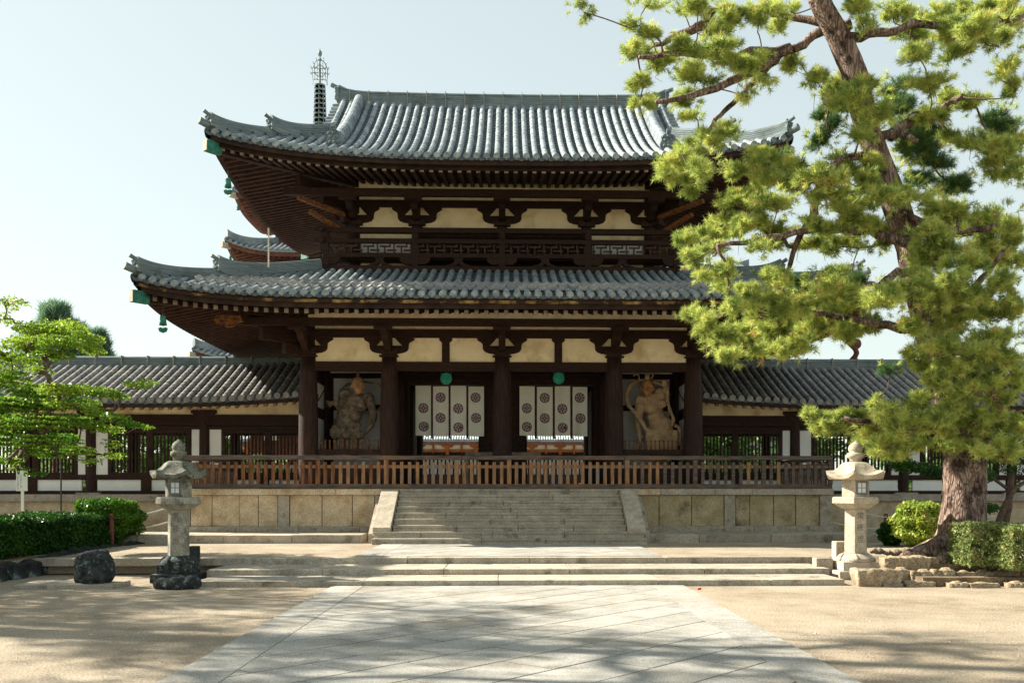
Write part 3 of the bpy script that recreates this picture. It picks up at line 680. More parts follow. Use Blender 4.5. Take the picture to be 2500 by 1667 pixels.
# ---------------------------------------------------------------- wooden railing along the platform edge
YL = 27.64; fn = empty('platform_railing', (0, YL, FL), 'low brown wooden railing with upright balusters along the front edge of the platform', 'railing')
RX0, RX1 = XP(440, YL), XP(2031, YL)
def zr(py): return ZP(py, YL)
cuts = [RX0, XP(775, YL), XP(1127, YL), XP(1525, YL), RX1]
for i in range(4): MB().box(cuts[i] + .002, cuts[i + 1] - .002, YL - .06, YL + .06, zr(1122), zr(1112)).build('top_rail', RAILG, fn, bevel=.01)
cuts = [RX0, XP(775, YL), XP(1120, YL), XP(1360, YL), RX1]
for i in range(4): MB().box(cuts[i] + .002, cuts[i + 1] - .002, YL - .05, YL + .05, FL + .004, zr(1181)).build('bottom_rail', RAILG, fn, bevel=.01)
MB().box(RX0, RX1, YL + .0, YL + .045, zr(1142.6), zr(1135)).build('mid_rail', RAIL, fn)
posts = [XP(p, YL) for p in (445, 613, 776, 943, 1115, 1243, 1368, 1531, 1697, 1864, 2027)]
for x in posts: MB().box(x - .06, x + .06, YL - .055, YL + .055, zr(1181.5), zr(1122.5)).build('post', RAIL if 860 < px_at(x, YL) < 1570 else RAILR if x < 0 else RAILG, fn, bevel=.008)
for i in range(len(posts) - 1):
    a, b = posts[i], posts[i + 1]; n = max(1, round((b - a) / .212) - 1)
    for k in range(1, n + 1):
        x = a + (b - a) * k / (n + 1); t = random.uniform(-.006, .006)
        q_ = px_at(x, YL) + random.uniform(-60, 60); m_ = RAIL if 860 < q_ < 1570 else (RAILR if q_ <= 860 else RAILG)  # sunlit middle and shaded right end are put into the timber colours
        if m_ is not RAIL and random.random() < .05: m_ = RAIL
        MB().box(x - .047, x + .047, YL - .045 + t, YL - .002 + t, zr(1181.5), zr(1127.6) + t).build('baluster', m_, fn, bevel=.004)
for x in (RX0 + .06, RX1 - .06):                        # returns along both ends
    MB().box(x - .05, x + .05, YL + .07, 33.0, zr(1122) - .003, zr(1112) - .003).box(x - .04, x + .04, YL + .07, 33.0, FL + .004, zr(1181)).box(x - .03, x + .03, YL + .07, 33.0, zr(1142.6), zr(1135)).build('side_rail', RAILG, fn)
    for k in range(23): MB().box(x - .02, x + .02, YL + .3 + k * .225, YL + .38 + k * .225, zr(1181.5), zr(1127.6)).build('baluster', RAILG, fn)

# ---------------------------------------------------------------- cloister corridors left and right
YC = 33.0; YE = 31.45; YRG = 34.85
CROOF = mat('corridor_tile', (.15, .15, .15), (.33, .315, .29), 5, (1, 1, 1), .7, .3, 22, cells=3.2, c3=(.09, .1, .1), s3=2.5, f3=(.55, .8))
def corridor(s, label):
    xi = CX[0] + .1 if s < 0 else CX[-1] - .1; xo = s * 27.5; X0, X1 = min(xi, xo), max(xi, xo)
    co = empty('cloister_corridor', (s * 17, YC, 1.58), label, 'corridor', None)
    zc = lambda d: 4.52 + .43 * d + .004 * d * d
    lift = lambda x: .26 * max(0, 1 - abs(x - xi) / 5.5) ** 2
    mc, mp, fa = MB(), MB(), MB(); sp = .284; n = int(abs(xo - xi) / sp); D = YRG - YE
    for i in range(n):
        x = xi + s * (i + .5) * sp
        for side, yf in (('f', lambda d: YE + d), ('b', lambda d: 2 * YRG - YE - d)):
            if side == 'b' and i % 1: continue
            k = 11; vs = []; rings = []
            for j in range(k): rings += [(D * j / k, .09), (D * (j + 1) / k, .079)]
            jx = random.uniform(-.008, .008)
            for d, r in rings:
                for q in range(7):
                    th = math.pi * q / 6; vs.append((x + jx + r * math.cos(th), yf(d) - (.4 if side == 'f' else -.4) * r * math.sin(th), zc(d) + lift(x) + .02 + r * math.sin(th)))
            mc.add(vs, [(q * 7 + w, q * 7 + w + 1, (q + 1) * 7 + w + 1, (q + 1) * 7 + w) for q in range(len(rings) - 1) for w in range(6)])
            if side == 'f': mc.tube([(x, YE - .03, zc(0) + lift(x) + .03), (x, YE + .05, zc(0) + lift(x) + .04)], [.1, .1], 14)
            vs = [(x + s * sp / 2 + o * sp, yf(-.01), zc(0) + lift(x) - .05 * (1 - 4 * o * o) - .05) for o in (-.5, -.25, 0, .25, .5)]
            kk = 14; m_ = 1
            for j in range(kk):
                for (d, u) in ((D * j / kk, .03), (D * (j + 1) / kk, 0)):
                    vs += [(x + s * sp / 2 + o * sp, yf(d), zc(d) + lift(x) + .03 - .06 * (1 - 4 * o * o) + u) for o in (-.5, -.25, 0, .25, .5)]; m_ += 1
            mp.add(vs, [(q * 5 + w, q * 5 + w + 1, (q + 1) * 5 + w + 1, (q + 1) * 5 + w) for q in range(m_ - 1) for w in range(4)])
    rf = mc.build('roof', CROOF, co, fix=False); mp.build('pan_tiles', PANT, rf, fix=False)
    N = 30; P = [(xi + (xo - xi) * i / N, YRG, 5.99) for i in range(N + 1)]
    m = MB(); sweep(m, P, ridge_sec(.3, .40, 5)); r_ = m.build('ridge', RIDG, rf)
    x = X0 + .5
    while x < X1: MB().box(x - .01, x + .01, YRG - .16, YRG + .16, 5.9, 6.405).build('ridge_tie', LANT, r_); x += .9
    def strip(y0, y1, z0, z1, name, mt, par=co, N=24):
        m = MB(); pts = []
        for i in range(N + 1):
            x = xi + (xo - xi) * i / N
            pts += [(x, y0, z0 + lift(x)), (x, y0, z1 + lift(x)), (x, y1, z1 + lift(x)), (x, y1, z0 + lift(x))]
        m.add(pts, [(i * 4 + k, i * 4 + (k + 1) % 4, (i + 1) * 4 + (k + 1) % 4, (i + 1) * 4 + k) for i in range(N) for k in range(4)] + [(0, 1, 2, 3), (N * 4 + 3, N * 4 + 2, N * 4 + 1, N * 4)])
        return m.build(name, mt, par)
    strip(YE + .03, YE + .12, 4.33, 4.5, 'eave_board', FASC, rf)
    m = MB()
    for (ya, yb) in ((YE + .12, YRG), (2 * YRG - YE - .12, YRG)):
        m.add([(X0, ya, 4.52 + .43 * .12 - .04), (X1, ya, 4.52 + .43 * .12 - .04), (X1, yb, zc(D) - .06), (X0, yb, zc(D) - .06)], [(0, 1, 2, 3)])
    m.build('roof_boarding', FASC, rf, fix=False)
    rr = MB(); k = 0; x = xi + s * .2
    while abs(x - xi) < abs(xo - xi):
        p, q = (x, YE + .22, 4.25 + lift(x)), (x, YC + .2, 4.25 + lift(x) + .42 * (YC - YE))
        (rr if k >= 46 else MB()).beam(p, q, .1, .11).build('rafter', RAFE, co, fix=False) if k < 46 else rr.beam(p, q, .1, .11)
        x += s * .302; k += 1
    tag(rr.build('rafters', RAFE, co, fix=False), kind='stuff')
    for yy, nm in ((YC, 'front'), (36.7, 'rear')):
        MB().box(X0, X1, yy - .06, yy + .06, 4.2, 4.95).build('plaster_band', PLAS, co)
        MB().box(X0, X1, yy - .12, yy + .12, 3.87, 4.21).box(X0, X1, yy - .09, yy + .09, 3.72, 3.83).build('beam', DK, co)
    MB().box(X0, X1, YC - .1, YC + .1, 2.05, 2.22).box(X0, X1, YC - .14, YC + .14, 1.56, 1.69).build('sill_beam', DK, co)
    c0 = XP(500, YC) if s < 0 else XP(1940, YC); xs = []
    x = c0
    while abs(x) < 27: xs.append(x); x += s * 3.72
    for i, x in enumerate(xs):
        for yy in (YC, 36.7):
            m = MB(); m.lathe([(.165, 0), (.185, .9), (.17, 2.0), (.15, 2.45)], x, yy, 16, cz=1.6).prism([(x - .16, 4.02), (x + .16, 4.02), (x + .3, 4.2), (x + .42, 4.26), (x + .42, 4.36), (x - .42, 4.36), (x - .42, 4.26), (x - .3, 4.2)], 'y', yy - .15, yy + .15)
            m.build('column', DKV, co)
        MB().prism([(x - .4, YC - .32), (x + .4, YC - .32), (x + .4, YC + .3), (x - .4, YC + .3)], 'z', 1.5, 1.63).build('column_base', GRAN2, co, bevel=.03)
        for sd in (-1, 1):
            a, b = x + sd * .17, x + sd * (.55 if sd == 1 else .42); MB().box(min(a, b), max(a, b), YC - .04, YC + .04, 2.22, 3.72).build('wall_panel', WHITE, co)
    xb = [xi - s * .0] + xs
    for i in range(len(xb) - 1):
        a, b = sorted((xb[i] + (0 if i else s * .3), xb[i + 1])); a += .56 if (i or s > 0) else 0; b -= .45
        if s < 0 and i == 0: a = xb[1] + .58; b = xb[0] - .4
        if s > 0 and i == 0: a = xb[0] + .4; b = xb[1] - .45
        if s > 0 and i: a, b = xb[i] + .58, xb[i + 1] - .45
        if s < 0 and i: a, b = xb[i + 1] + .58, xb[i] - .45
        w = MB(); w.box(a, a + .1, YC - .07, YC + .07, 2.22, 3.72).box(b - .1, b, YC - .07, YC + .07, 2.22, 3.72).box((a + b) / 2 - .11, (a + b) / 2 + .11, YC - .075, YC + .075, 2.22, 3.72).box(a + .1, b - .1, YC - .06, YC + .06, 3.6, 3.715).box(a + .1, b - .1, YC - .06, YC + .06, 2.22, 2.29)
        nn = int((b - a) / .125)
        for k in range(nn):
            x = a + .16 + (b - a - .32) * k / (nn - 1)
            if abs(x - (a + b) / 2) > .16: w.box(x - .024, x + .024, YC - .03, YC + .03, 2.29, 3.6)
        w.build('lattice_window', FASC, co)
        for (u0, u1) in ((-.25, .33), (.43, 1.25)):
            pass
        m0, m1 = sorted((xb[i] + s * .3, xb[i + 1] - s * .22)); mid = (m0 + m1) / 2
        for (p, q) in ((m0, mid - .17), (mid + .17, m1)): MB().box(p, q, YC - .05, YC + .05, 1.69, 2.05).build('low_wall_panel', WHITE, co)
        MB().box(mid - .165, mid + .165, YC - .1, YC + .1, 1.69, 2.05).build('low_post', DK, co)
    MB().box(X0, X1, YC - .75, 38.0, 1.34, 1.575).build('base_cap', GRAN2, co, bevel=.015)
    MB().box(X0, X1, YC - .62, 37.9, .2, 1.335).build('base', GRAN, co)
    return co
corridor(-1, 'roofed cloister corridor with white panels and lattice windows, running left from the gate, sunlit roof')
corridor(1, 'roofed cloister corridor running right from the gate behind the big pine, roof in shade')

# ---------------------------------------------------------------- door curtains with emblems
EMBL = mat('faded_pink_cloth', (.66, .55, .52), rough=.9)
def emblem(mapf, cx, cz, r, parent):
    d = MB(); d.add([mapf(cx, cz, -.012)] + [mapf(cx + r * math.cos(t), cz + r * math.sin(t), -.012) for t in [2 * math.pi * k / 28 for k in range(28)]], [(0, k + 1, (k + 1) % 28 + 1) for k in range(28)])
    e = d.build('emblem', MARO, parent, fix=False)
    c = MB()
    def shp(pts, off, mbx):
        P = [mapf(cx + r * u, cz + r * v, off) for u, v in pts]; mbx.add(P, [tuple(range(len(P)))])
    for k in range(4):
        a = math.pi / 4 + k * math.pi / 2; ux, uz = math.cos(a), math.sin(a); vx, vz = -uz, ux
        def q(l, w): return (ux * l + vx * w, uz * l + vz * w)
        for sg in (-1, 1):
            shp([q(.2, sg * .05), q(.3, sg * .16), q(.5, sg * .38), q(.68, sg * .44), q(.84, sg * .14), q(.84, sg * .05), q(.66, sg * .2), q(.5, sg * .2), q(.34, sg * .09)], -.022, c)
        shp([q(.3, 0), q(.42, .07), q(.56, .1), q(.68, 0), q(.56, -.1), q(.42, -.07)], -.022, c)
        b = k * math.pi / 2; wx, wz = math.cos(b), math.sin(b)
        shp([(wx * .8, wz * .8), (wx * .9 - wz * .16, wz * .9 + wx * .16), (wx * .92, wz * .92), (wx * .9 + wz * .16, wz * .9 - wx * .16)], -.022, c)
    shp([(.15 * math.cos(t), .15 * math.sin(t)) for t in [2 * math.pi * k / 12 for k in range(12)]], -.022, c)
    c.build('emblem_pattern', EMBL, e, fix=False)
def curtain(panels, strips, ems, ztop, zbot, rz, label, lean):
    YN = 32.72; xm = XP((panels[0][0] + panels[-1][1]) / 2, YN)
    cu = empty('door_curtain', (xm, YN, ZP(zbot, YN)), label, 'curtain', 'crested curtains hanging in the gateway')
    def mapf(x, z, off): return (x + lean * (ZP(ztop, YN) - z) ** 1.2, YN + .028 * math.sin(x * 11) * (ZP(ztop, YN) - z) + .008 * math.sin(z * 7 + x * 3) + off, z)
    for i, (a, b) in enumerate(panels):
        m = MB(); xa, xb = XP(a, YN), XP(b, YN)
        m.grid(lambda u, v: mapf(xa + (xb - xa) * u, ZP(zbot + (1.5 if i % 2 else 0), YN) + (ZP(ztop, YN) - ZP(zbot, YN)) * v, 0), 10, 26)
        o = m.build('curtain_panel', CLOTH, cu, smooth=True, fix=False)
        for (ex, ey) in ems[i]: emblem(mapf, XP(ex, YN), ZP(ey, YN), rz, o)
    for (a, b) in strips:
        xa, xb = XP(a, YN), XP(b, YN); m = MB()
        m.grid(lambda u, v: mapf(xa + (xb - xa) * u, ZP(zbot + 7, YN) + (ZP(ztop, YN) - ZP(zbot + 7, YN)) * v, -.006), 2, 26)
        r = m.build('ribbon', MARO, cu, fix=False)
        m = MB(); xm_ = (xa + xb) / 2
        for z_ in (963, 991, 1019, 1047):
            for dz in (-4, -1.5, 1.5, 4):
                w = random.uniform(.008, .014); zz = ZP(z_ + dz, YN)
                m.add([mapf(xm_ - w, zz, -.01), mapf(xm_ - w * .2, zz + .014, -.01), mapf(xm_ + w, zz + .004, -.01), mapf(xm_ + w * .3, zz - .014, -.01)], [(0, 1, 2, 3)])
        m.build('lettering', PINK, r, fix=False)
        m = MB(); m.ball(mapf(xm_ + .03, ZP(zbot + 6, YN), -.01), .03, 8, 5); m.build('tassel', MARO, r)
k1 = lambda z: 1010 + z * .1786; k2 = lambda z: 900 + z * .1786
curtain([(k1(25), k1(236)), (k1(264), k1(477)), (k1(504), k1(720)), (k1(747), k1(960))], [(k1(236), k1(264)), (k1(476), k1(505)), (k1(719), k1(748))],
        [[(k1(132), k2(541)), (k1(137), k2(792))], [(k1(368), k2(396)), (k1(366), k2(673))], [(k1(609), k2(545)), (k1(610), k2(803))], [(k1(846), k2(396)), (k1(852), k2(673))]], 942, 1063.5, 68 * .1786 * 32.7 / 2400, 'white door curtain with round maroon flower crests hanging in the left doorway of the gate', .002)
k1 = lambda z: 1200 + z * .2997; k2 = lambda z: 780 + z * .2997
curtain([(k1(228), k1(351)), (k1(370), k1(498)), (k1(516), k1(641)), (k1(660), k1(780))], [(k1(351), k1(370)), (k1(498), k1(516)), (k1(641), k1(660))],
        [[(k1(288), k2(722)), (k1(288), k2(873))], [(k1(433), k2(637)), (k1(434), k2(803))], [(k1(577), k2(726)), (k1(580), k2(880))], [(k1(718), k2(635)), (k1(724), k2(803))]], 942.5, 1063, 41 * .2997 * 32.7 / 2400, 'white door curtain with round maroon flower crests hanging in the right doorway of the gate', .0)
# bronze gongs
for px, py, lab in ((1089, 924, 'left'), (1364.5, 922, 'right')):
    x, z = XP(px, 32.6), ZP(py, 32.6); m = empty('temple_gong', (x, 32.6, z), 'round bright green bronze gong hanging above the %s door curtain' % lab, 'gong', 'green gongs hanging in the gateway')
    prof = [(.0, -.0), (.05, -.0), (.06, -.012), (.09, -.012), (.1, .0), (.14, .0), (.15, -.012), (.18, -.008), (.2, .03), (.2, .09), (.17, .12), (0, .13)]
    a = MB(); n = 32; vs = [(x + r * math.cos(2 * math.pi * k / n), 32.6 + y, z + r * math.sin(2 * math.pi * k / n)) for r, y in prof for k in range(n)]
    a.add(vs, [(i * n + k, i * n + (k + 1) % n, (i + 1) * n + (k + 1) % n, (i + 1) * n + k) for i in range(len(prof) - 1) for k in range(n)])
    a.build('gong_body', COPPER2, m, smooth=True)
    for s in (-1, 1):
        MB().tube([(x + s * .15 + .03 * math.cos(t), 32.65, z + .15 + .03 * math.sin(t)) for t in [2 * math.pi * k / 10 for k in range(11)]], .008, 6).build('lug', COPPER2, m)
        MB().tube([(x + s * .15, 32.66, z + .17), (x + s * .15, 32.8, z + .45)], .006, 6).build('cord', MARO, m)
# wind bells
for (px, py, Y, sc, lab) in ((398, 783, 26.6, 1.0, 'green bronze wind bell hanging under the left corner of the lower roof'), (557, 448, 28.1, .95, 'green bronze wind bell hanging under the left corner of the upper roof')):
    x, z = W(px, py, Y); b = empty('wind_bell', (x, Y, z), lab, 'bell', 'bronze wind bells under the gate eaves')
    MB().lathe([(.001, .27), (.04, .265), (.075, .25), (.08, .23), (.075, .22), (.085, .1), (.1, .0), (.085, 0), (.07, .2), (0, .21)], x, Y, 20, cz=z - .12).build('bell_body', COPPER, b, smooth=True)
    MB().tube([(x, Y, z + .14), (x, Y, z + .36)], .012, 6).build('hook', IRON, b)
    MB().tube([(x, Y, z - .05), (x, Y, z - .24)], .006, 6).prism([(x - .13, z - .2), (x - .06, z - .17), (x, z - .2), (x + .06, z - .17), (x + .13, z - .2), (x + .1, z - .29), (x, z - .33), (x - .1, z - .29)], 'y', Y - .006, Y + .006).build('clapper', COPPER, b)

# ---------------------------------------------------------------- guardian statues
def capsule(mb, p, q, r0, r1, n=14):
    p, q = Vector(p), Vector(q); d = (q - p); L = max(d.length, 1e-4); d.normalize(); pts, rad = [], []
    for t in (90, 60, 30): pts.append(p - d * r0 * math.sin(R(t))); rad.append(max(.004, r0 * math.cos(R(t))))
    pts += [p, q]; rad += [r0, r1]
    for t in (30, 60, 90): pts.append(q + d * r1 * math.sin(R(t))); rad.append(max(.004, r1 * math.cos(R(t))))
    mb.tube(pts, rad, n)
def figure(name, parent, segs, mt, vox=.017, it=2):
    mb = MB()
    for s in segs:
        if len(s) == 4: capsule(mb, *s)
        else: mb.ball(s[0], 1, 14, 9, s[1])
    o = mb.build(name, mt, parent)
    return bake(o, ('REMESH', dict(mode='VOXEL', voxel_size=vox)), ('SMOOTH', dict(factor=.5, iterations=it, use_x=True)))
YS = 31.9
def mk(ox): return lambda zx, zy, dy=0.: (XP(ox + .1467 * zx, YS), YS + dy, ZP(880 + .1467 * zy, YS))
def sca(v): return v * .1467 * YS / 2400
CLAYD = mat('dark_clay_statue', (.08, .062, .045), (.29, .225, .155), 7, (1, 1, 1), .8, .6, 20, c3=(.34, .22, .11), s3=3.2, f3=(.6, .75))
CLAYT = mat('tan_clay_statue', (.40, .26, .14), (.60, .42, .25), 6, (1, 1, 1), .8, .5, 20, c3=(.20, .09, .04), s3=3.5, f3=(.6, .75))
FACED = mat('ochre_face', (.34, .17, .08), (.50, .29, .15), 8, rough=.7, bump=.3)
FACET = mat('amber_face', (.30, .13, .045), (.48, .25, .1), 8, rough=.7, bump=.4)
def hand(S, c, ang, r, spread, curl=0.):                # palm, four fingers, thumb
    out = []; x, y, z = S(*c) if len(c) == 3 else S(c[0], c[1])
    d = Vector((math.cos(ang), 0, math.sin(ang))); s = Vector((-d.z, 0, d.x)); P = Vector((x, y, z))
    out.append((P, P + d * r * 1.3, r, r * 1.05))
    for k, L in enumerate((1.5, 1.9, 1.8, 1.4)):
        a = P + d * r * 1.5 + s * r * (k - 1.5) * .55; b = a + (d + s * (k - 1.5) * spread + Vector((0, -curl, 0))) * r * L * .6; e = b + (d * (1 - curl * 1.8) + s * (k - 1.5) * spread + Vector((0, -.2 * curl, 0))) * r * L * .5
        out += [(a, b, r * .3, r * .26), (b, e, r * .26, r * .2)]
    a = P + s * r * .9; out.append((a, a + (s * .8 + d * .5) * r * 1.2, r * .32, r * .24))
    return out
def head(name, S, c, w, h, mt, parent, knot, turn=0.):
    x, y, z = S(c[0], c[1], -.28); hw, hh = sca(w) / 2, sca(h) / 2; t = turn
    f = y - hw * .92
    segs = [((x, y, z + hh * .2), (hw, hw * 1.05, hh * .86)), ((x + t, y - .03, z - hh * .42), (hw * .78, hw * .9, hh * .56)),
            ((x + t * 1.6, f - .03, z - hh * .02), (x + t * 1.7, f - .09, z - hh * .25), hw * .16, hw * .24),       # nose
            ((x + t - hw * .75, f + .04, z + hh * .22), (x + t - hw * .15, f - .02, z + hh * .12), hw * .14, hw * .14), ((x + t + hw * .75, f + .04, z + hh * .22), (x + t + hw * .15, f - .02, z + hh * .12), hw * .14, hw * .14),
            ((x + t - hw * .42, f + .01, z + hh * .02), (hw * .2, hw * .16, hh * .09)), ((x + t + hw * .42, f + .01, z + hh * .02), (hw * .2, hw * .16, hh * .09)),
            ((x + t - hw * .55, f + .06, z - hh * .25), (hw * .26, hw * .2, hh * .2)), ((x + t + hw * .55, f + .06, z - hh * .25), (hw * .26, hw * .2, hh * .2)),
            ((x + t - hw * .4, f + .04, z - hh * .52), (x + t + hw * .4, f + .04, z - hh * .52), hw * .1, hw * .1), ((x + t - hw * .36, f + .05, z - hh * .68), (x + t + hw * .36, f + .05, z - hh * .68), hw * .11, hw * .11),
            ((x + t, f + .08, z - hh * .86), (hw * .3, hw * .24, hh * .14))]
    for s in (-1, 1): segs.append(((x + s * hw, y, z - hh * .05), (hw * .16, hw * .3, hh * .3)))
    o = figure(name, parent, segs, mt, .012, 1)
    hr = MB()
    hr.ball((x, y + hw * .25, z + hh * .38), 1, 16, 10, (hw * 1.04, hw * 1.0, hh * .72))
    hr.ball((x, y, z + hh * 1.12 + knot * .35), knot * .42, 10, 7, (1, 1, 1.25)); hr.ball((x, y, z + hh * 1.05), knot * .4, 10, 5, (1.2, 1.2, .5))
    hr.build('hair', CLAYD if mt is FACED else CLAYT, o)
    return o
def scarf(parent, S, pts, w, mt):
    P = [Vector(S(*p)) for p in pts]; Q = []
    for i in range(len(P) - 1):
        for t in range(5):
            u = t / 5; a, b, c, d = P[max(i - 1, 0)], P[i], P[i + 1], P[min(i + 2, len(P) - 1)]
            Q.append(.5 * ((2 * b) + (c - a) * u + (2 * a - 5 * b + 4 * c - d) * u * u + (3 * b - a - 3 * c + d) * u ** 3))
    Q.append(P[-1]); rd = [w * (1 + .18 * math.sin(i * 1.3)) for i in range(len(Q))]
    MB().tube(Q, rd, 8, sx=.55).build('scarf', mt, parent, smooth=True)
    MB().tube([q + Vector((w * .5, -w * .35, 0)) for q in Q], [r * .35 for r in rd], 6).build('scarf_fold', mt, parent, smooth=True)
def pedestal(x, par):
    m = MB(); m.lathe([(.72, 0), (.8, .05), (.72, .16), (.6, .3), (.55, .42), (.5, .45)], x, YS, 12, cz=FL)
    m.build('rock_base', CLAYD, par)
# left: closed-mouthed guardian in dark clay
S = mk(760); x0 = S(640, 900)[0]
g = empty('guardian_statue', (x0, YS, FL), 'dark clay guardian statue with ochre face in the left niche of the gate', 'statue', 'temple guardian statues')
pedestal(x0, g)
figure('body', g, [
    (S(720, 720), (.43, .30, .38)), (S(620, 690, -.17), (.18, .13, .15)), (S(830, 730, -.17), (.18, .13, .14)), (S(700, 640), S(880, 660), .2, .2),
    (S(640, 900), (.42, .32, .38)), (S(700, 800, -.05), S(600, 980, -.03), .26, .26), (S(590, 1030), (.44, .34, .24)), (S(600, 1090), (.42, .33, .18)),
    (S(650, 880, -.22), (.10, .06, .08)), (S(560, 900, -.22), (.10, .06, .08)), (S(600, 960, -.24), (.10, .06, .08)),
    (S(770, 640), S(780, 520, -.12), .13, .11),
    (S(560, 580), (.22, .2, .22)), (S(560, 560), S(470, 800, .05), .15, .12), (S(470, 800, .05), S(420, 720, -.2), .11, .075),
    (S(950, 640), (.2, .2, .2)), (S(970, 640), S(1040, 930, -.02), .14, .12), (S(1040, 930, -.02), S(1000, 1090, -.12), .13, .11), (S(1000, 1090, -.12), S(910, 1210, -.2), .105, .07),
    (S(870, 1230, -.24), (.1, .09, .085))] + [(S(690 - 8 * k, 640 + 26 * k, -.30), S(900 - 12 * k, 628 + 26 * k, -.26), .014, .014) for k in range(3)] + [(S(520, 690 + 40 * k, -.26), S(640, 680 + 50 * k, -.33), .014, .02) for k in range(5)] + [(S(760, 780 + 44 * k, -.31), S(850, 740 + 50 * k, -.24), .018, .013) for k in range(4)] + hand(S, (400, 710, -.22), R(200), .075, .35)
    + [(S(840 + k * 18, 1250 + k * 8, -.3), S(836 + k * 18, 1282 + k * 8, -.26), .028, .026) for k in range(4)], CLAYD)
sk = MB()
for k in range(18):                                     # skirt of folded cloth over the thighs
    a = -.1 + k / 17 * 1.2; xk = 370 + k * 26
    sk.tube([S(xk + 40 * (1 - k / 17), 1080, -.24), S(xk, 1180 + 30 * math.sin(k * 2.1), -.34), S(xk - 10 + 5 * k * .4, 1250 + 40 * math.sin(k * .9), -.28), S(430 + k * 18, 1310, -.15)], [.05, .075, .06, .04], 8)
sk.ball(S(600, 1170, 0), 1, 14, 9, (.42, .30, .2)); o = sk.build('skirt', CLAYD, g); bake(o, ('REMESH', dict(mode='VOXEL', voxel_size=.022)), ('SMOOTH', dict(factor=.5, iterations=2)))
for pts in ([(400, 1030, -.2), (520, 1090, -.3), (680, 1090, -.32), (830, 1060, -.26)], [(390, 1070, -.2), (520, 1125, -.3), (690, 1120, -.32), (850, 1090, -.24)]): scarf(g, S, pts, .04, CLAYD)
for sx_, sy_ in ((490, 1400), (730, 1400)): figure('leg', g, [(S(sx_, sy_ - 150, -.05), S(sx_, sy_ + 150, -.02), .15, .11), (S(sx_, sy_ + 170, -.1), S(sx_ - 20, sy_ + 175, -.34), .1, .08)], CLAYD)
head('head', S, (795, 440), 205, 290, FACED, g, .15, .03)
scarf(g, S, [(480, 740, .0), (455, 560, .1), (560, 410, .2), (760, 350, .25), (980, 370, .2), (1130, 430, .1), (1220, 620, .1), (1160, 780, 0), (1060, 880, -.1)], .055, CLAYD)
scarf(g, S, [(690, 800, -.26), (700, 930, -.27)], .018, FACED)
# right: open-mouthed guardian in tan clay
S = mk(1500); x0 = S(640, 900)[0]
g = empty('guardian_statue', (x0, YS, FL), 'bare-chested tan clay guardian statue in the right niche of the gate, fist raised', 'statue', 'temple guardian statues')
pedestal(x0, g)
figure('body', g, [
    (S(640, 740), (.36, .26, .32)), (S(590, 800, -.17), (.24, .13, .18)), (S(770, 720, -.15), (.18, .12, .15)), (S(540, 660), S(760, 600), .19, .19),
    (S(690, 930), (.31, .26, .26)), (S(760, 1040, -.06), (.40, .32, .26)), (S(770, 1130), (.42, .32, .2)),
    (S(580, 930, -.24), (.09, .05, .05)), (S(640, 925, -.25), (.08, .05, .05)), (S(590, 975, -.25), (.08, .05, .045)), (S(650, 970, -.26), (.08, .05, .045)),
    (S(560, 640), S(545, 520, -.12), .15, .13),
    (S(420, 660), (.17, .17, .2)), (S(420, 790, -.04), (.18, .18, .2)), (S(420, 680), S(400, 920), .15, .13), (S(400, 940), S(395, 1120, -.05), .13, .1), (S(395, 1120, -.05), S(410, 1240, -.12), .1, .07),
    (S(740, 520, .05), (.16, .16, .16)), (S(760, 540, .05), S(880, 560, .12), .14, .12), (S(880, 560, .12), S(850, 430, -.06), .12, .085), (S(830, 385, -.12), (.1, .1, .11))] + [(S(500 + 6 * k, 640 + 22 * k, -.3), S(720, 610 + 24 * k, -.3), .013, .013) for k in range(2)] + [(S(690, 760 + 46 * k, -.30), S(800, 730 + 52 * k, -.26), .02, .014) for k in range(5)] + [(S(480, 690, -.24), S(560, 890, -.3), .02, .02), (S(640, 870, -.3), S(690, 720, -.3), .02, .02)]
    + hand(S, (410, 1250, -.14), R(-88), .075, .12, .25)
    + [(S(785, 345 + k * 24, -.2), S(840, 350 + k * 24, -.24), .03, .03) for k in range(4)], CLAYT)
sk = MB()
for k in range(20):
    xk = 520 + k * 25
    sk.tube([S(xk + 10, 1160, -.30), S(xk, 1260, -.36), S(xk + 3, 1400, -.30), S(xk, 1560, -.22)], [.045, .07, .055, .06], 8)
sk.ball(S(760, 1290, 0), 1, 14, 9, (.46, .33, .40)); o = sk.build('skirt', CLAYT, g); bake(o, ('REMESH', dict(mode='VOXEL', voxel_size=.022)), ('SMOOTH', dict(factor=.5, iterations=2)))
for sx_ in (650, 900): figure('leg', g, [(S(sx_, 1450, -.05), S(sx_, 1620, -.02), .16, .12), (S(sx_, 1640, -.1), S(sx_ - 20, 1650, -.34), .1, .08)], CLAYT)
head('head', S, (525, 470), 210, 290, FACET, g, .2, .0)
scarf(g, S, [(430, 330, .1), (300, 380, .1), (215, 540, .1), (230, 720, .05), (330, 860, -.1), (430, 1020, -.28), (520, 1160, -.34), (640, 1190, -.36), (800, 1270, -.38), (930, 1210, -.3)], .07, CLAYT)
scarf(g, S, [(640, 340, .1), (760, 370, .1), (860, 440, -.15), (860, 620, -.2), (900, 800, -.2), (965, 980, -.2), (930, 1090, -.26)], .06, CLAYT)
scarf(g, S, [(980, 1080, -.26), (1060, 1130, -.2), (1070, 1260, -.15), (1050, 1420, -.1)], .055, CLAYT)
scarf(g, S, [(470, 310, -.2), (410, 330, -.2), (385, 250, -.2), (340, 235, -.2), (300, 265, -.2)], .022, CLAYT)
scarf(g, S, [(545, 295, -.2), (600, 300, -.2), (625, 250, -.2), (590, 205, -.2)], .022, CLAYT)

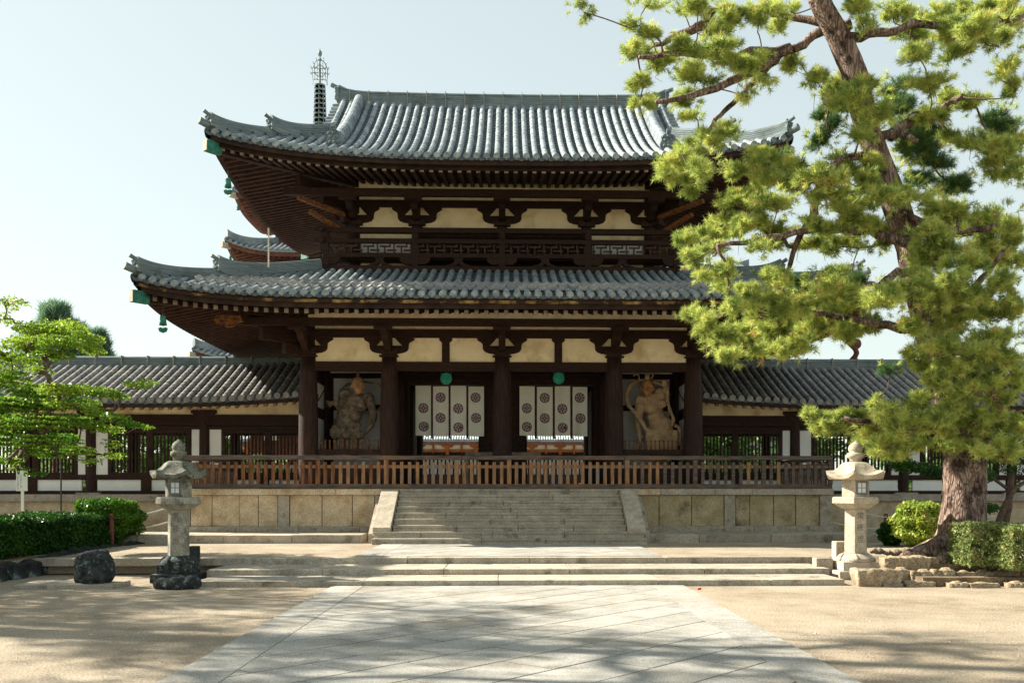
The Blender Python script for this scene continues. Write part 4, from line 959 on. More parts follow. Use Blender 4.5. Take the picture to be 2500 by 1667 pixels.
# ---------------------------------------------------------------- stone lanterns
def hexlathe(mb, prof, x, y, rot, cz=0, n=6): mb.lathe(prof, x, y, n, ph=rot, cz=cz)
def text(body, size, mt, parent, M, name='carved_writing', th=.004):
    c = bpy.data.curves.new('t', 'FONT'); c.body = body; c.size = size; c.align_x = 'CENTER'; c.align_y = 'CENTER'; c.extrude = th; c.space_line = 1.0
    o = bpy.data.objects.new('t', c); COL.objects.link(o); dg = bpy.context.evaluated_depsgraph_get(); dg.update()
    me = bpy.data.meshes.new_from_object(o.evaluated_get(dg)); bpy.data.objects.remove(o)
    b = base[parent.name]; me.transform(Matrix.Translation(-b) @ M); me.materials.clear(); me.materials.append(mt)
    t = bpy.data.objects.new(name, me); COL.objects.link(t); t.parent = parent; base[t.name] = b; return t
CARVE = mat('carved_shadow_stone', (.13, .11, .08), (.22, .19, .14), 8, rough=.95)
PAPER = mat('lantern_pane', (.7, .72, .7), rough=.6)
LFRAME = mat('lantern_window_frame', (.10, .12, .13), (.15, .17, .18), 8, rough=.7)
def lantern(x, y, rot, mt, mbase, label, flat, winflip, mroof=None, sw=1.):
    L = empty('stone_lantern', (x, y, 0), label, 'stone lantern', 'stone lanterns beside the steps')
    MB().box(x - .47, x + .47, y - .44, y + .44, 0, .165).build('plinth', mbase, L, bevel=.02)
    MB().box(x - .365, x + .365, y - .35, y + .35, .166, .345).build('square_base', mbase, L, bevel=.015)
    m = MB(); n = 48; prof = [(.355, 0), (.37, .03), (.34, .07), (.27, .12), (.235, .155)]
    vs = [(x + r * (1 + .07 * abs(math.cos(3 * t)) * (1 - j / 5)) * math.cos(t), y + r * (1 + .07 * abs(math.cos(3 * t)) * (1 - j / 5)) * math.sin(t), .345 + z) for j, (r, z) in enumerate(prof) for t in [2 * math.pi * k / n for k in range(n)]]
    m.add(vs, [(i * n + k, i * n + (k + 1) % n, (i + 1) * n + (k + 1) % n, (i + 1) * n + k) for i in range(4) for k in range(n)] + [tuple(range(4 * n, 5 * n))])
    for k in range(6):
        a = rot + k * math.pi / 3; m.tube([(x + .24 * math.cos(a), y + .24 * math.sin(a), .49), (x + .33 * math.cos(a + .1), y + .33 * math.sin(a + .1), .43), (x + .37 * math.cos(a + .25), y + .37 * math.sin(a + .25), .37)], [.02, .035, .03], 8)
    m.build('lotus_base', mbase, L, smooth=True)
    m = MB(); hexlathe(m, [(.235, 0), (.23, .45), (.225, .885)], x, y, rot, .5); m.build('shaft', mt, L, bevel=.01)
    m = MB(); n = 60
    prof = [(.23, 0), (.30, .02), (.38, .07), (.46, .115)]
    def sc6(t): u = ((t - rot) % (math.pi / 3)) - math.pi / 6; return math.cos(math.pi / 6) / math.cos(u)
    vs = [(x + r * sc6(t) * (1 + .045 * abs(math.sin(9 * t))) * math.cos(t), y + r * sc6(t) * (1 + .045 * abs(math.sin(9 * t))) * math.sin(t), 1.385 + z) for r, z in prof for t in [2 * math.pi * k / n for k in range(n)]]
    m.add(vs, [(i * n + k, i * n + (k + 1) % n, (i + 1) * n + (k + 1) % n, (i + 1) * n + k) for i in range(3) for k in range(n)] + [tuple(range(n)), tuple(range(3 * n, 4 * n))])
    hexlathe(m, [(.49, 0), (.49, .10), (.47, .13)], x, y, rot, 1.50); m.build('lotus_platform', mt, L, bevel=.006)
    m = MB(); hexlathe(m, [(.285, 0), (.285, .36)], x, y, rot, 1.63); box = m.build('fire_box', mt, L, bevel=.01)
    # window frames on the faces
    for k in range(6):
        a = rot + math.pi / 6 + k * math.pi / 3; r = .285 * math.cos(math.pi / 6)
        M = Matrix.Translation((x + r * math.cos(a), y + r * math.sin(a), 1.81)) @ Matrix.Rotation(a + math.pi / 2, 4, 'Z')
        if k in winflip:
            m = MB(); T = lambda mb, *b: mb.box(*b, M)
            for b in ((-.115, .115, -.02, .012, -.13, -.10), (-.115, .115, -.02, .012, .10, .13), (-.115, -.085, -.02, .012, -.10, .10), (.085, .115, -.02, .012, -.10, .10)): T(m, *b)
            w = m.build('window', LFRAME, L)
            m = MB(); T(m, -.085, .085, -.004, .008, -.10, .10); m.build('pane', PAPER, w)
            m = MB(); T(m, -.006, .006, -.012, -.005, -.10, .10); T(m, -.084, .084, -.0125, -.0055, -.006, .006); m.build('window_bar', LFRAME, w)
        elif k % 2 == 0:
            m = MB(); vs = [M @ Vector((.045 * math.cos(t) * (1 + .5 * math.sin(t)), -.003, .05 * math.sin(t))) for t in [2 * math.pi * q / 16 for q in range(16)]]
            m.add(vs, [tuple(range(16))]); m.build('dark_moon_patch', IRON, L, fix=False)  # flat patch, no hole cut; the shade inside is its dark colour
    # roof with swept-up corners
    m = MB(); n = 96; vs = []
    prof = [(.13, .345), (.22, .34), (.30, .30), (.36, .22), (.45, .13), (.56, .085), (.60, .075), (.585, .0), (.45, -.01), (.25, -.015)]
    for j, (r, z) in enumerate(prof):
        for q in range(n):
            t = 2 * math.pi * q / n; u = abs(((t - rot + math.pi / 6) % (math.pi / 3)) - math.pi / 6) / (math.pi / 6); cr = (1 - u) ** 3
            s = math.cos(math.pi / 6) / math.cos(((t - rot) % (math.pi / 3)) - math.pi / 6)
            w = min(1, max(0, (r - .25) / .33)); lift = (.10 * cr * w ** 1.5 if j < 8 else .09 * cr * w)
            vs.append((x + r * (s * w + (1 - w) * (.5 + .5 * s)) * (1 + .05 * cr * w) * math.cos(t), y + r * (s * w + (1 - w) * (.5 + .5 * s)) * (1 + .05 * cr * w) * math.sin(t), 1.985 + z + lift))
    m.add(vs, [(i * n + k, i * n + (k + 1) % n, (i + 1) * n + (k + 1) % n, (i + 1) * n + k) for i in range(len(prof) - 1) for k in range(n)] + [tuple(range(n)), tuple(range(9 * n, 10 * n))])
    o = m.build('roof', mroof or mt, L); o.data.polygons.foreach_set('use_smooth', [True] * len(o.data.polygons))
    e = o.modifiers.new('e', 'EDGE_SPLIT'); e.split_angle = R(38)
    j = MB().lathe([(.12, 0), (.115, .05), (.13, .075), (.165, .1), (.175, .15), (.16, .185), (.115, .195), (.135, .23), (.142, .28), (.125, .335), (.08, .375), (.03, .405), (.004, .43)], x, y, 26, cz=2.325).build('jewel_finial', mroof or mt, L, smooth=True)
    a = flat; r = .231 * math.cos(math.pi / 6) + .001
    for k, ch in enumerate('常夜燈'):
        M = Matrix.Translation((x + r * math.cos(a), y + r * math.sin(a), 1.25 - k * .235)) @ Matrix.Rotation(a + math.pi / 2, 4, 'Z') @ Matrix.Rotation(R(90), 4, 'X')
        text(ch, .15, CARVE, L, M, th=.0015)
    L.scale = (sw, sw, .975); return L
MOSSY = mat('moss_and_lichen_granite', (.12, .13, .10), (.30, .29, .23), 6, (1, 1, 1), .95, .6, 30, c3=(.045, .06, .05), s3=4, f3=(.48, .62), speck=50)
rl = R(-83); lantern(XP(2089, 19.1), 19.1, rl - math.pi / 6, LANT, LANT, 'pale clean stone lantern at the right end of the long steps, sunlit', rl, (0,))
rl2 = R(-88); lantern(XP(436, 18.75), 18.75, rl2 - math.pi / 6 , LANTM, BLACKST, 'mossy dark-stained stone lantern at the left end of the long steps', rl2, (0,), MOSSY, .87)

# ---------------------------------------------------------------- pagoda, main hall and lecture hall behind
FROOF = mat('far_tile', (.16, .19, .21), (.30, .33, .34), .9, (1, 1, 1), .75, .4, 6, bstretch=(4, 4, .5))
FTIM = mat('far_timber', (.07, .028, .018), (.16, .065, .04), 2, rough=.8)
def simple_roof(par, xc, yc, hx, hy, z0, dmax, slope, L, und, raf=.4, name='roof'):
    r = Roof(xc, yc, hx, hy, lambda d: z0 + slope * d + .02 * d * d, L, min(hx, hy) * .95, 3.2)
    mc, mp = MB(), MB()
    for f in ('front', 'left', 'right', 'back'):
        hl = r.faces[f][0]; r.tiles(mc, mp, f, lambda a, hl=hl: min(hl - abs(a), dmax), sp=.36, r=.11, seg=1.1)
    ro = mc.build(name, FROOF, par, fix=False); mp.build('pan_tiles', FROOF, ro, fix=False)
    fa, so_, ra, fl_ = MB(), MB(), MB(), MB()
    u_ = lambda d: z0 - .5 + und * d
    for f in ('front', 'left', 'right', 'back'):
        r.strip(fa, f, .05, -.35, -.03, .12, 24); r.soffit(so_, f, u_, dmax, .14, 24, 4)
        for (p, q, w, h) in r.rafters(f, u_, dmax, raf, .16, .16, .4): ra.beam(p, q, w, h)
    fill(fl_, r, dmax); fl_.build('roof_boarding', FTIM, ro)
    fa.build('eave_board', FTIM, ro); so_.build('soffit', FTIM, ro); tag(ra.build('rafters', FTIM, ro, fix=False), kind='stuff')
    for sx in (-1, 1):
        for sy in (-1, 1):
            m = MB(); sweep(m, [r.hip(sx, sy, .1 + (dmax - .1) * i / 14, .3 * math.exp(-(dmax - .1) * i / 14 / .5)) for i in range(15)], ridge_sec(.36, .42, 3)); m.build('hip_ridge', FROOF, ro)
            a = r.hip(sx, sy, .3, -.62); a.z = u_(.3) + L * .9 - .1; MB().beam(a, a + Vector((sx * .45, sy * .45, .03)), .26, .36).build('rafter_cap', LANT, ro)
            MB().lathe([(.001, .3), (.08, .27), (.1, .1), (.13, 0), (0, .01)], a.x, a.y, 10, cz=a.z - .75).tube([(a.x, a.y, a.z - .45), (a.x, a.y, a.z)], .02, 5).build('bell', COPPER, ro)
    return ro
PGX, PGY = W(781, 300, 72)[0], 72.0
pg = empty('five_storey_pagoda', (PGX, PGY, .6), 'tall dark five-storeyed pagoda behind the left end of the gate, bronze spire above the roofs', 'pagoda')
MB().box(PGX - 7, PGX + 7, PGY - 7, PGY + 7, .3, 1.7).build('stone_base', GRAN2, pg)
for (z, hw, bw) in ((6.2, 7.5, 3.4), (9.8, 7.0, 3.1), (13.6, 6.1, 2.7), (17.4, 5.35, 2.3), (20.9, 4.95, 2.0)):
    last = z > 20
    simple_roof(pg, PGX, PGY, hw, hw, z + .35, hw - (bw if not last else .5), .36 if not last else .8, .8, .2)
    MB().box(PGX - bw - .6, PGX + bw + .6, PGY - bw - .6, PGY + bw + .6, z - 2.9, z + .8).build('storey', FTIM, pg)
    for k in range(3):
        for d_ in (0, 1):
            a = (k - 1) * (bw * .75); MB().box(PGX + a - .5, PGX + a + .5, PGY - bw - .66, PGY - bw - .61, z - 1.1, z - .4).build('wall_panel', WHITE, pg) if d_ == 0 else None
sp_ = MB(); zz = ZP(322, 72) - .8
sp_.box(PGX - .7, PGX + .7, PGY - .7, PGY + .7, zz - .6, zz + .1).tube([(PGX, PGY, zz), (PGX, PGY, ZP(135, 72))], [.10, .04], 8).lathe([(.6, 0), (.7, .3), (.5, .55), (.2, .6)], PGX, PGY, 16, cz=zz)
spire = sp_.build('spire', COPPER, pg)
SPM = mat('spire_bronze', (.10, .14, .15), (.22, .28, .28), 5, rough=.6)
spire.data.materials[0] = SPM
for k in range(9):
    z = ZP(310 - k * 11.7, 72); r = .47 - .012 * k; m = MB()
    n = 20; m.lathe([(r, -.05), (r + .03, .05), (r - .05, .05), (r - .09, -.05), (r, -.05)], PGX, PGY, n, cz=z)
    for q in range(4): a = q * math.pi / 2 + .4; m.tube([(PGX, PGY, z), (PGX + r * math.cos(a), PGY + r * math.sin(a), z)], .03, 5)
    for q in range(8): a = q * math.pi / 4; m.tube([(PGX + r * math.cos(a), PGY + r * math.sin(a), z - .1), (PGX + r * math.cos(a), PGY + r * math.sin(a), z - .3)], .035, 5)
    m.build('spire_ring', SPM, spire)
for q in range(4):
    m = MB(); a = q * math.pi / 2 + .1
    def fp(r, py): return (PGX + r * math.cos(a), PGY + r * math.sin(a), ZP(py, 72))
    for pts in ([(0, 203), (.25, 200), (.5, 203), (.55, 190), (.55, 175), (.35, 160), (0, 150)], [(0, 195), (.3, 190), (.4, 178), (.2, 168), (0, 165)], [(.2, 203), (.2, 160)], [(.38, 203), (.4, 165)], [(0, 185), (.55, 185)], [(0, 175), (.5, 172)], [(.55, 190), (.68, 184)], [(.55, 178), (.66, 170)], [(.42, 166), (.5, 158)], [(.25, 156), (.28, 148)], [(.5, 203), (.52, 214)]):
        m.tube([fp(r, p) for r, p in pts], .028, 4)
    m.build('water_flame', SPM, spire)
MB().ball((PGX, PGY, ZP(153, 72)), .13, 10, 6).ball((PGX, PGY, ZP(138, 72)), .16, 10, 6, (1, 1, 1.5)).tube([(PGX, PGY, ZP(138, 72)), (PGX, PGY, ZP(126, 72))], .02, 5).build('spire_jewel', SPM, spire)
# main hall, seen past the big pine
HX, HY = 13.2, 66.0
kh = empty('main_hall', (HX, HY, .6), 'dark two-roofed temple hall behind the right corridor, mostly hidden by the big pine', 'temple hall')
MB().box(HX - 8, HX + 8, HY - 7, HY + 7, .3, 2.2).build('stone_base', GRAN2, kh)
MB().box(HX - 6.4, HX + 6.4, HY - 5, HY + 5, 2.2, 8).build('storey', FTIM, kh); MB().box(HX - 6, HX + 6, HY - 5.06, HY - 5.01, 4, 5.5).build('wall_panel', WHITE, kh)
simple_roof(kh, HX, HY, 9.6, 8.2, 7.1, 4.2, .36, .8, .2)
MB().box(HX - 4.8, HX + 4.8, HY - 3.6, HY + 3.6, 7.5, 13.6).build('storey', FTIM, kh); MB().box(HX - 4.6, HX + 4.6, HY - 3.66, HY - 3.61, 9.6, 10.6).build('wall_panel', WHITE, kh)
simple_roof(kh, HX, HY, 8.9, 7.6, 12.6, 7.0, .42, .9, .2)
m = MB(); sweep(m, [(HX - 3 + 6 * i / 10, HY, 16.1 + .02 * (i - 5) ** 2) for i in range(11)], ridge_sec(.5, .7, 4)); m.build('ridge', FROOF, kh)
dgx, dgz0, dgz1 = XP(2081, 59), ZP(882, 59), ZP(828, 59)    # carved post under the roof corner
mb = MB(); mb.tube([(dgx, 59, 8.0), (dgx, 59, dgz1 + 1.5)], .13, 8)
for sx in (-1, 1): 
    xx = HX + sx * (dgx - HX); mb2 = MB(); mb2.tube([(xx + .25 * math.sin(i * .9), 59 + .25 * math.cos(i * .9), 8.0 + i * .22) for i in range(20)], [.2 - .004 * i for i in range(20)], 8).ball((xx + .2, 58.9, dgz1 - .2), .33, 8, 6).build('carved_post', FTIM, kh, smooth=True)
# lecture hall across the court
LHY = 105.0; OR = mat('orange_timber', (.22, .07, .02), (.38, .14, .04), 1.5, rough=.7)
lh = empty('lecture_hall', (0, LHY, .6), 'long orange-timbered hall with pale tiled roof, seen through the gateway under the curtains', 'temple hall')
def zl(py): return ZP(py, LHY)
ez = zl(1081)
mc, mp = MB(), MB(); lhr = mat('lecture_hall_tile', (.42, .46, .46), (.6, .63, .62), 1, rough=.6)
for sgn in (1,):
    x = -36.0
    while x < 34:
        vs = []
        for (d, z) in ((0, ez + .2), (4, ez + 2.0), (9, ez + 5.2)):
            for q in range(5): th = math.pi * q / 4; vs.append((x + .085 * math.cos(th), LHY - 3 + d, z + .085 * math.sin(th)))
        mc.add(vs, [(q * 5 + w, q * 5 + w + 1, (q + 1) * 5 + w + 1, (q + 1) * 5 + w) for q in range(2) for w in range(4)] + [(0, 1, 2, 3, 4)]); x += .265
mp.add([(-36, LHY - 3, ez), (34, LHY - 3, ez), (34, LHY + 1, ez + 1.9), (-36, LHY + 1, ez + 1.9), (34, LHY + 6, ez + 5.1), (-36, LHY + 6, ez + 5.1), (34, LHY + 15, ez), (-36, LHY + 15, ez)], [(0, 1, 2, 3), (3, 2, 4, 5), (5, 4, 6, 7)])
r_ = mc.build('roof', lhr, lh, fix=False); mp.build('pan_tiles', FROOF, r_, fix=False)
MB().box(-36, 34, LHY - 2.95, LHY - 2.7, ez - .35, ez - .02).build('eave_board', FTIM, lh)
MB().box(-34, 32, LHY, LHY + .3, 1.6, ez).build('wall', WHITE, lh); MB().box(-34, 32, LHY - .2, LHY - .01, zl(1104), zl(1098)).build('beam', OR, lh)
MB().box(-34, 32, LHY - .5, LHY + 12, .2, 1.62).build('stone_base', GRAN2, lh)
x = -33.5; k = 0
while x < 32:
    if k % 2 == 0:
        MB().prism([(x - .15, zl(1098)), (x + .15, zl(1098)), (x + .2, zl(1094)), (x + .4, zl(1092)), (x + .62, zl(1090)), (x + .62, zl(1087)), (x - .62, zl(1087)), (x - .62, zl(1090)), (x - .4, zl(1092)), (x - .2, zl(1094))], 'y', LHY - .6, LHY - .1).box(x - .17, x + .17, LHY - .5, LHY - .05, zl(1110), zl(1098)).build('column', OR, lh)
    else: MB().box(x - .1, x + .1, LHY - .3, LHY - .05, zl(1108), zl(1086)).build('strut', OR, lh)
    x += 1.5; k += 1
m = MB(); x = -34
while x < 32: m.box(x - .09, x + .09, LHY - .35, LHY - .12, 3.2, zl(1104)); x += .42
m.build('lattice', DK, lh)
MB().box(-34, 32, LHY - .11, LHY - .02, zl(1122), zl(1104)).build('dark_wall', DK, lh); MB().box(-34, 32, LHY - .12, LHY - .03, 1.7, zl(1122) - .01).build('white_wall', WHITE, lh); MB().box(-34, 32, LHY - .45, LHY - .13, 1.62, 3.3).build('low_wall', DK, lh)

# ---------------------------------------------------------------- small things
WOODW = mat('sign_paint', (.62, .66, .62), (.72, .75, .72), 4, rough=.6)
x, z = W(54, 1198, 27.3); sg = empty('garden_sign', (x, 27.3, UG), 'narrow white sign board with vertical writing on a thin post behind the left hedge', 'sign')
t = Matrix.Rotation(R(-2), 4, 'Y')
MB().box(x - .035, x + .035, 27.3, 27.34, UG, z + .02).build('post', WOODW, sg)
bd = MB().box(x - .14, x + .15, 27.26, 27.298, z, z + .56).build('board', WOODW, sg)
MB().lathe([(.001, -.045), (.02, -.035), (.04, 0), (.038, .02), (.02, .04), (.001, .045)], x - .075, 27.257, 12, sy=.1, cz=z + .49).build('leaf_mark', COPPER, bd)
INK = mat('ink', (.05, .06, .06), rough=.8); RED = mat('faded_red', (.35, .12, .08), rough=.8)
for col, s_, x_, mt in ((0, '立入禁止', .1, None), ):
    pass
def vtext(s_, xx, ztop, size, mt):
    for k, ch in enumerate(s_): text(ch, size, mt, bd, Matrix.Translation((xx, 27.256, ztop - k * size * 1.15)) @ Matrix.Rotation(R(90), 4, 'X'), name='writing', th=.0008)
vtext('の山', x + .085, z + .49, .06, RED); vtext('いさましく日', x - .01, z + .43, .055, INK); vtext('立ちてみほとけ', x - .09, z + .40, .05, INK)
x = XP(149, 26.6); pole = MB().tube([(x, 26.6, UG), (x, 26.6, 3.1)], .022, 8).build('thin_pole', IRON, loc=(x, 26.6, UG)); tag(pole, 'thin dark metal pole standing behind the left hedge', 'pole')
POSTM = mat('rope_post_wood', (.12, .04, .03), (.22, .08, .06), 6, rough=.8); ROPE = mat('rope', (.45, .45, .4), (.6, .6, .55), 40, rough=.9)
def post(px, Y, h, lab):
    x = XP(px, Y); o = MB().lathe([(.06, 0), (.06, h - .02), (.045, h)], x, Y, 12, cz=UG).build('rope_post', POSTM, loc=(x, Y, UG)); tag(o, lab, 'post', 'wooden posts of the rope barrier'); return x
def rope(a, b, sag, lab):
    P = [Vector(a).lerp(Vector(b), t / 14) - Vector((0, 0, sag * 4 * (t / 14) * (1 - t / 14))) for t in range(15)]
    tag(MB().tube(P, .018, 6).build('rope', ROPE, loc=a, smooth=True), lab, 'rope', 'sagging ropes of the barriers')
xa = post(2163, 27.5, .72, 'reddish wooden post right of the pale lantern, behind the bushes'); xb = post(272, 24.9, .8, 'reddish wooden post behind the round end of the left hedge')
rope((PX1 + .02, 27.4, 1.45), (xa, 27.45, UG + .62), .1, 'pale rope sagging from the right platform corner to the wooden post'); rope((PX1 + .02, 27.4, .8), (xa, 27.45, UG + .3), .06, 'lower pale rope right of the platform, behind the pale lantern')
rope((xa, 27.55, UG + .62), (xa + 3.5, 28.2, UG + .62), .08, 'pale rope running right from the wooden post behind the round bush')
rope((xb, 24.9, UG + .68), (PX0 + .05, 27.3, 1.42), .1, 'upper white rope between the left hedge and the platform'); rope((xb, 24.9, UG + .38), (PX0 + .05, 27.3, 1.0), .1, 'lower white rope between the left hedge and the platform')
def rock(px, pyb, pyt, wpx, Y, mt, lab, dz=0., seed=1, dep=1., name='boulder', cat='rock', group=None, boxy=0):
    random.seed(seed); x = XP(px, Y); w = wpx * Y / F; z0 = ZP(pyb, Y); h = (pyb - pyt) * Y / F
    mb = MB(); mb.ball((x, Y, z0 + h * .46), 1, 20, 14, (w / 2, w / 2 * dep, h * .56))
    if boxy: mb = MB(); mb.prism([(x - w * .5, z0 + h), (x - w * .47, z0 + h * .35), (x - w * .40, z0 - .05), (x + w * .36, z0 - .05), (x + w * .46, z0 + h * .3), (x + w * .5, z0 + h * .9), (x + w * .2, z0 + h * 1.02)], 'y', Y - w * .36 * dep, Y + w * .4 * dep)
    for k in range(0 if boxy else 4): mb.ball((x + random.uniform(-.25, .25) * w, Y + random.uniform(-.2, .2) * w * dep, z0 + h * random.uniform(.2, .55)), 1, 14, 9, (w * .33, w * .34 * dep, h * .42))
    o = mb.build(name, mt, loc=(x, Y, z0)); tx = bpy.data.textures.new('r', 'CLOUDS'); tx.noise_scale = max(.12, w * .4); tx.noise_depth = 3
    tx2 = bpy.data.textures.new('r2', 'VORONOI'); tx2.noise_scale = max(.1, w * .35)
    bake(o, ('REMESH', dict(mode='VOXEL', voxel_size=max(.012, w / 45))), ('DISPLACE', dict(texture=tx, strength=w * (.10 if boxy else .22), mid_level=.5)), ('DISPLACE', dict(texture=tx2, strength=w * (.08 if boxy else .13), mid_level=.4)))
    tag(o, lab, cat, group); random.seed(seed + 99); return o
rock(230, 1430, 1340, 84, 17.7, BLACKST, 'large rounded black boulder with pale lichen on the gravel, left of the mossy lantern', seed=3)
rock(431, 1438, 1409, 98, 17.35, BLACKST, 'low dark rock on the gravel at the foot of the mossy lantern', seed=5, dep=.6)
rock(2140, 1437, 1392, 112, 17.5, ROCK, 'broad flat-topped tan rock on the gravel at the foot of the pale lantern', seed=8, dep=.6, boxy=1)
for px, pyb, pyt, w_, Y, mt, lab in ((473, 1358, 1331, 22, 19.9, BLACKST, 'small dark stone block behind the mossy lantern'), (2050, 1362, 1322, 30, 20.0, LANT, 'small pale stone block behind the pale lantern'), (2008, 1385, 1362, 42, 19.3, GRAN2, 'flat pale block at the right end of the top step')):
    x = XP(px, Y); w = w_ * Y / F; z = ZP(pyb, Y); tag(MB().box(x - w / 2, x + w / 2, Y - .14, Y + .14, 0, ZP(pyt, Y)).build('stone_block', mt, loc=(x, Y, 0), bevel=.02), lab, 'stone block')
x = XP(1707, 16.9); tag(MB().tube([(x - .03, 16.9, .012), (x + .03, 16.93, .02)], [.012, .02], 6).build('fallen_petal', mat('red_petal', (.6, .04, .01)), loc=(x, 16.9, 0)), 'tiny red petal lying on the gravel just right of the paving, by the lowest step', 'petal')
# ---------------------------------------------------------------- vegetation
PINE = leafmat('pine_needles', (.035, .115, .012), (.70, .76, .21), (.55, .40, .14), .42, 3.0, tuft=True)
PINED = leafmat('dark_pine_needles', (.03, .085, .03), (.14, .25, .08), None, .35, .4)  # older darker needles; shade of the big pine's rear clumps is coloured in too
LEAF = leafmat('young_leaves', (.025, .15, .008), (.36, .48, .05), (.46, .38, .07), .5, .5, .35)
LEAFD = leafmat('hedge_leaves', (.007, .036, .005), (.042, .125, .012), None, .3, 1.5, .4)  # tree shade over the hedge is put into this dark leaf colour
LEAFB = leafmat('bush_leaves', (.12, .24, .02), (.48, .52, .10), (.6, .45, .2), .4, 2.5, .4)
LEAFH = leafmat('dry_hedge_leaves', (.07, .12, .03), (.34, .38, .13), (.48, .27, .14), .3, 5.0, .5)
FARL = leafmat('far_leaves', (.05, .12, .03), (.16, .28, .06), None, .35, .3)
BARK = mat('pine_bark', (.13, .085, .06), (.34, .25, .20), 7, (1, 1, .35), .95, 1, 7, c3=(.05, .03, .025), s3=5, f3=(.5, .62), bstretch=(1.6, 1.6, .5))
TWIG = mat('twig_bark', (.06, .04, .03), (.16, .11, .08), 9, rough=.95, bump=.4)
def bark_voronoi(m):                                   # plates with dark cracks, as real relief and colour
    nt = m.node_tree; N = nt.nodes; L = nt.links; bs = N['Principled BSDF']
    tc = N.new('ShaderNodeTexCoord'); mp = N.new('ShaderNodeMapping'); mp.inputs['Scale'].default_value = (1, 1, .26); L.new(tc.outputs['Object'], mp.inputs[0])
    nz = N.new('ShaderNodeTexNoise'); nz.inputs['Scale'].default_value = 5; L.new(mp.outputs[0], nz.inputs[0])
    ad = N.new('ShaderNodeMixRGB'); ad.inputs[0].default_value = .22; L.new(mp.outputs[0], ad.inputs[1]); L.new(nz.outputs['Color'], ad.inputs[2])
    v = N.new('ShaderNodeTexVoronoi'); v.feature = 'DISTANCE_TO_EDGE'; v.inputs['Scale'].default_value = 15; L.new(ad.outputs[0], v.inputs['Vector'])
    r = N.new('ShaderNodeValToRGB'); r.color_ramp.elements[0].position = .0; r.color_ramp.elements[1].position = .12; r.color_ramp.elements[0].color = (.55, .5, .52, 1); r.color_ramp.elements[1].color = (1, 1, 1, 1); L.new(v.outputs[0], r.inputs[0])
    mx = N.new('ShaderNodeMix'); mx.data_type = 'RGBA'; mx.blend_type = 'MULTIPLY'; mx.inputs[0].default_value = 1
    old = bs.inputs['Base Color'].links[0].from_socket; L.new(old, mx.inputs[6]); L.new(r.outputs[0], mx.inputs[7]); L.new(mx.outputs[2], bs.inputs['Base Color'])
    b = N.new('ShaderNodeBump'); b.inputs['Strength'].default_value = 1; b.inputs['Distance'].default_value = .05; L.new(r.outputs[0], b.inputs['Height'])
    ob = bs.inputs['Normal'].links[0].from_socket; L.new(ob, b.inputs['Normal']); L.new(b.outputs[0], bs.inputs['Normal'])
bark_voronoi(BARK)
def npmesh(name, V, nper, mt, parent=None, loc=None):   # V: (k, nper, 3) polygons
    k = len(V); me = bpy.data.meshes.new(name); b = np.array(base[parent.name]) if parent is not None else np.array(loc, dtype=float)
    me.vertices.add(k * nper); me.vertices.foreach_set('co', (V.reshape(-1, 3) - b).astype(np.float32).ravel())
    me.loops.add(k * nper); me.loops.foreach_set('vertex_index', np.arange(k * nper, dtype=np.int32))
    me.polygons.add(k); me.polygons.foreach_set('loop_start', np.arange(0, k * nper, nper, dtype=np.int32)); me.polygons.foreach_set('loop_total', np.full(k, nper, dtype=np.int32))
    me.update(); me.validate(); me.materials.append(mt)
    o = bpy.data.objects.new(name, me); COL.objects.link(o)
    if parent is not None: o.parent = parent
    else: o.location = Vector(b.tolist())
    base[o.name] = Vector(b.tolist()); return o
def unit(v): return v / np.maximum(np.linalg.norm(v, axis=-1, keepdims=True), 1e-9)
def inball(n): v = unit(rng.normal(size=(n, 3))); return v * (rng.random((n, 1)) ** (1 / 2.4))
def needles(C, D, nn, L, w):                            # tufts at C along twig direction D
    k = len(C); C = np.repeat(C, nn, 0); D = np.repeat(D, nn, 0)
    r = unit(rng.normal(size=C.shape)); d = unit(D * rng.uniform(.3, 1.5, (len(C), 1)) + r)
    s = unit(np.cross(d, rng.normal(size=C.shape))); l = L * rng.uniform(.7, 1.15, (len(C), 1))
    b0 = C + d * .01 + D * rng.uniform(-.05, .06, (len(C), 1)) * L / .13
    return np.stack([b0 - s * w / 2, b0 + s * w / 2, b0 + d * l], 1)
def leaves(C, size, up=.5, asp=.5):
    n = len(C); nrm = unit(rng.normal(size=(n, 3)) + np.array([0, 0, up * 2])); a = unit(np.cross(nrm, rng.normal(size=(n, 3)))); b = np.cross(nrm, a)
    s = size * rng.uniform(.65, 1.25, (n, 1)); dr = np.array([0, 0, -.25]) * s
    return np.stack([C - a * s, C - b * s * asp, C + a * s + dr, C + b * s * asp], 1)
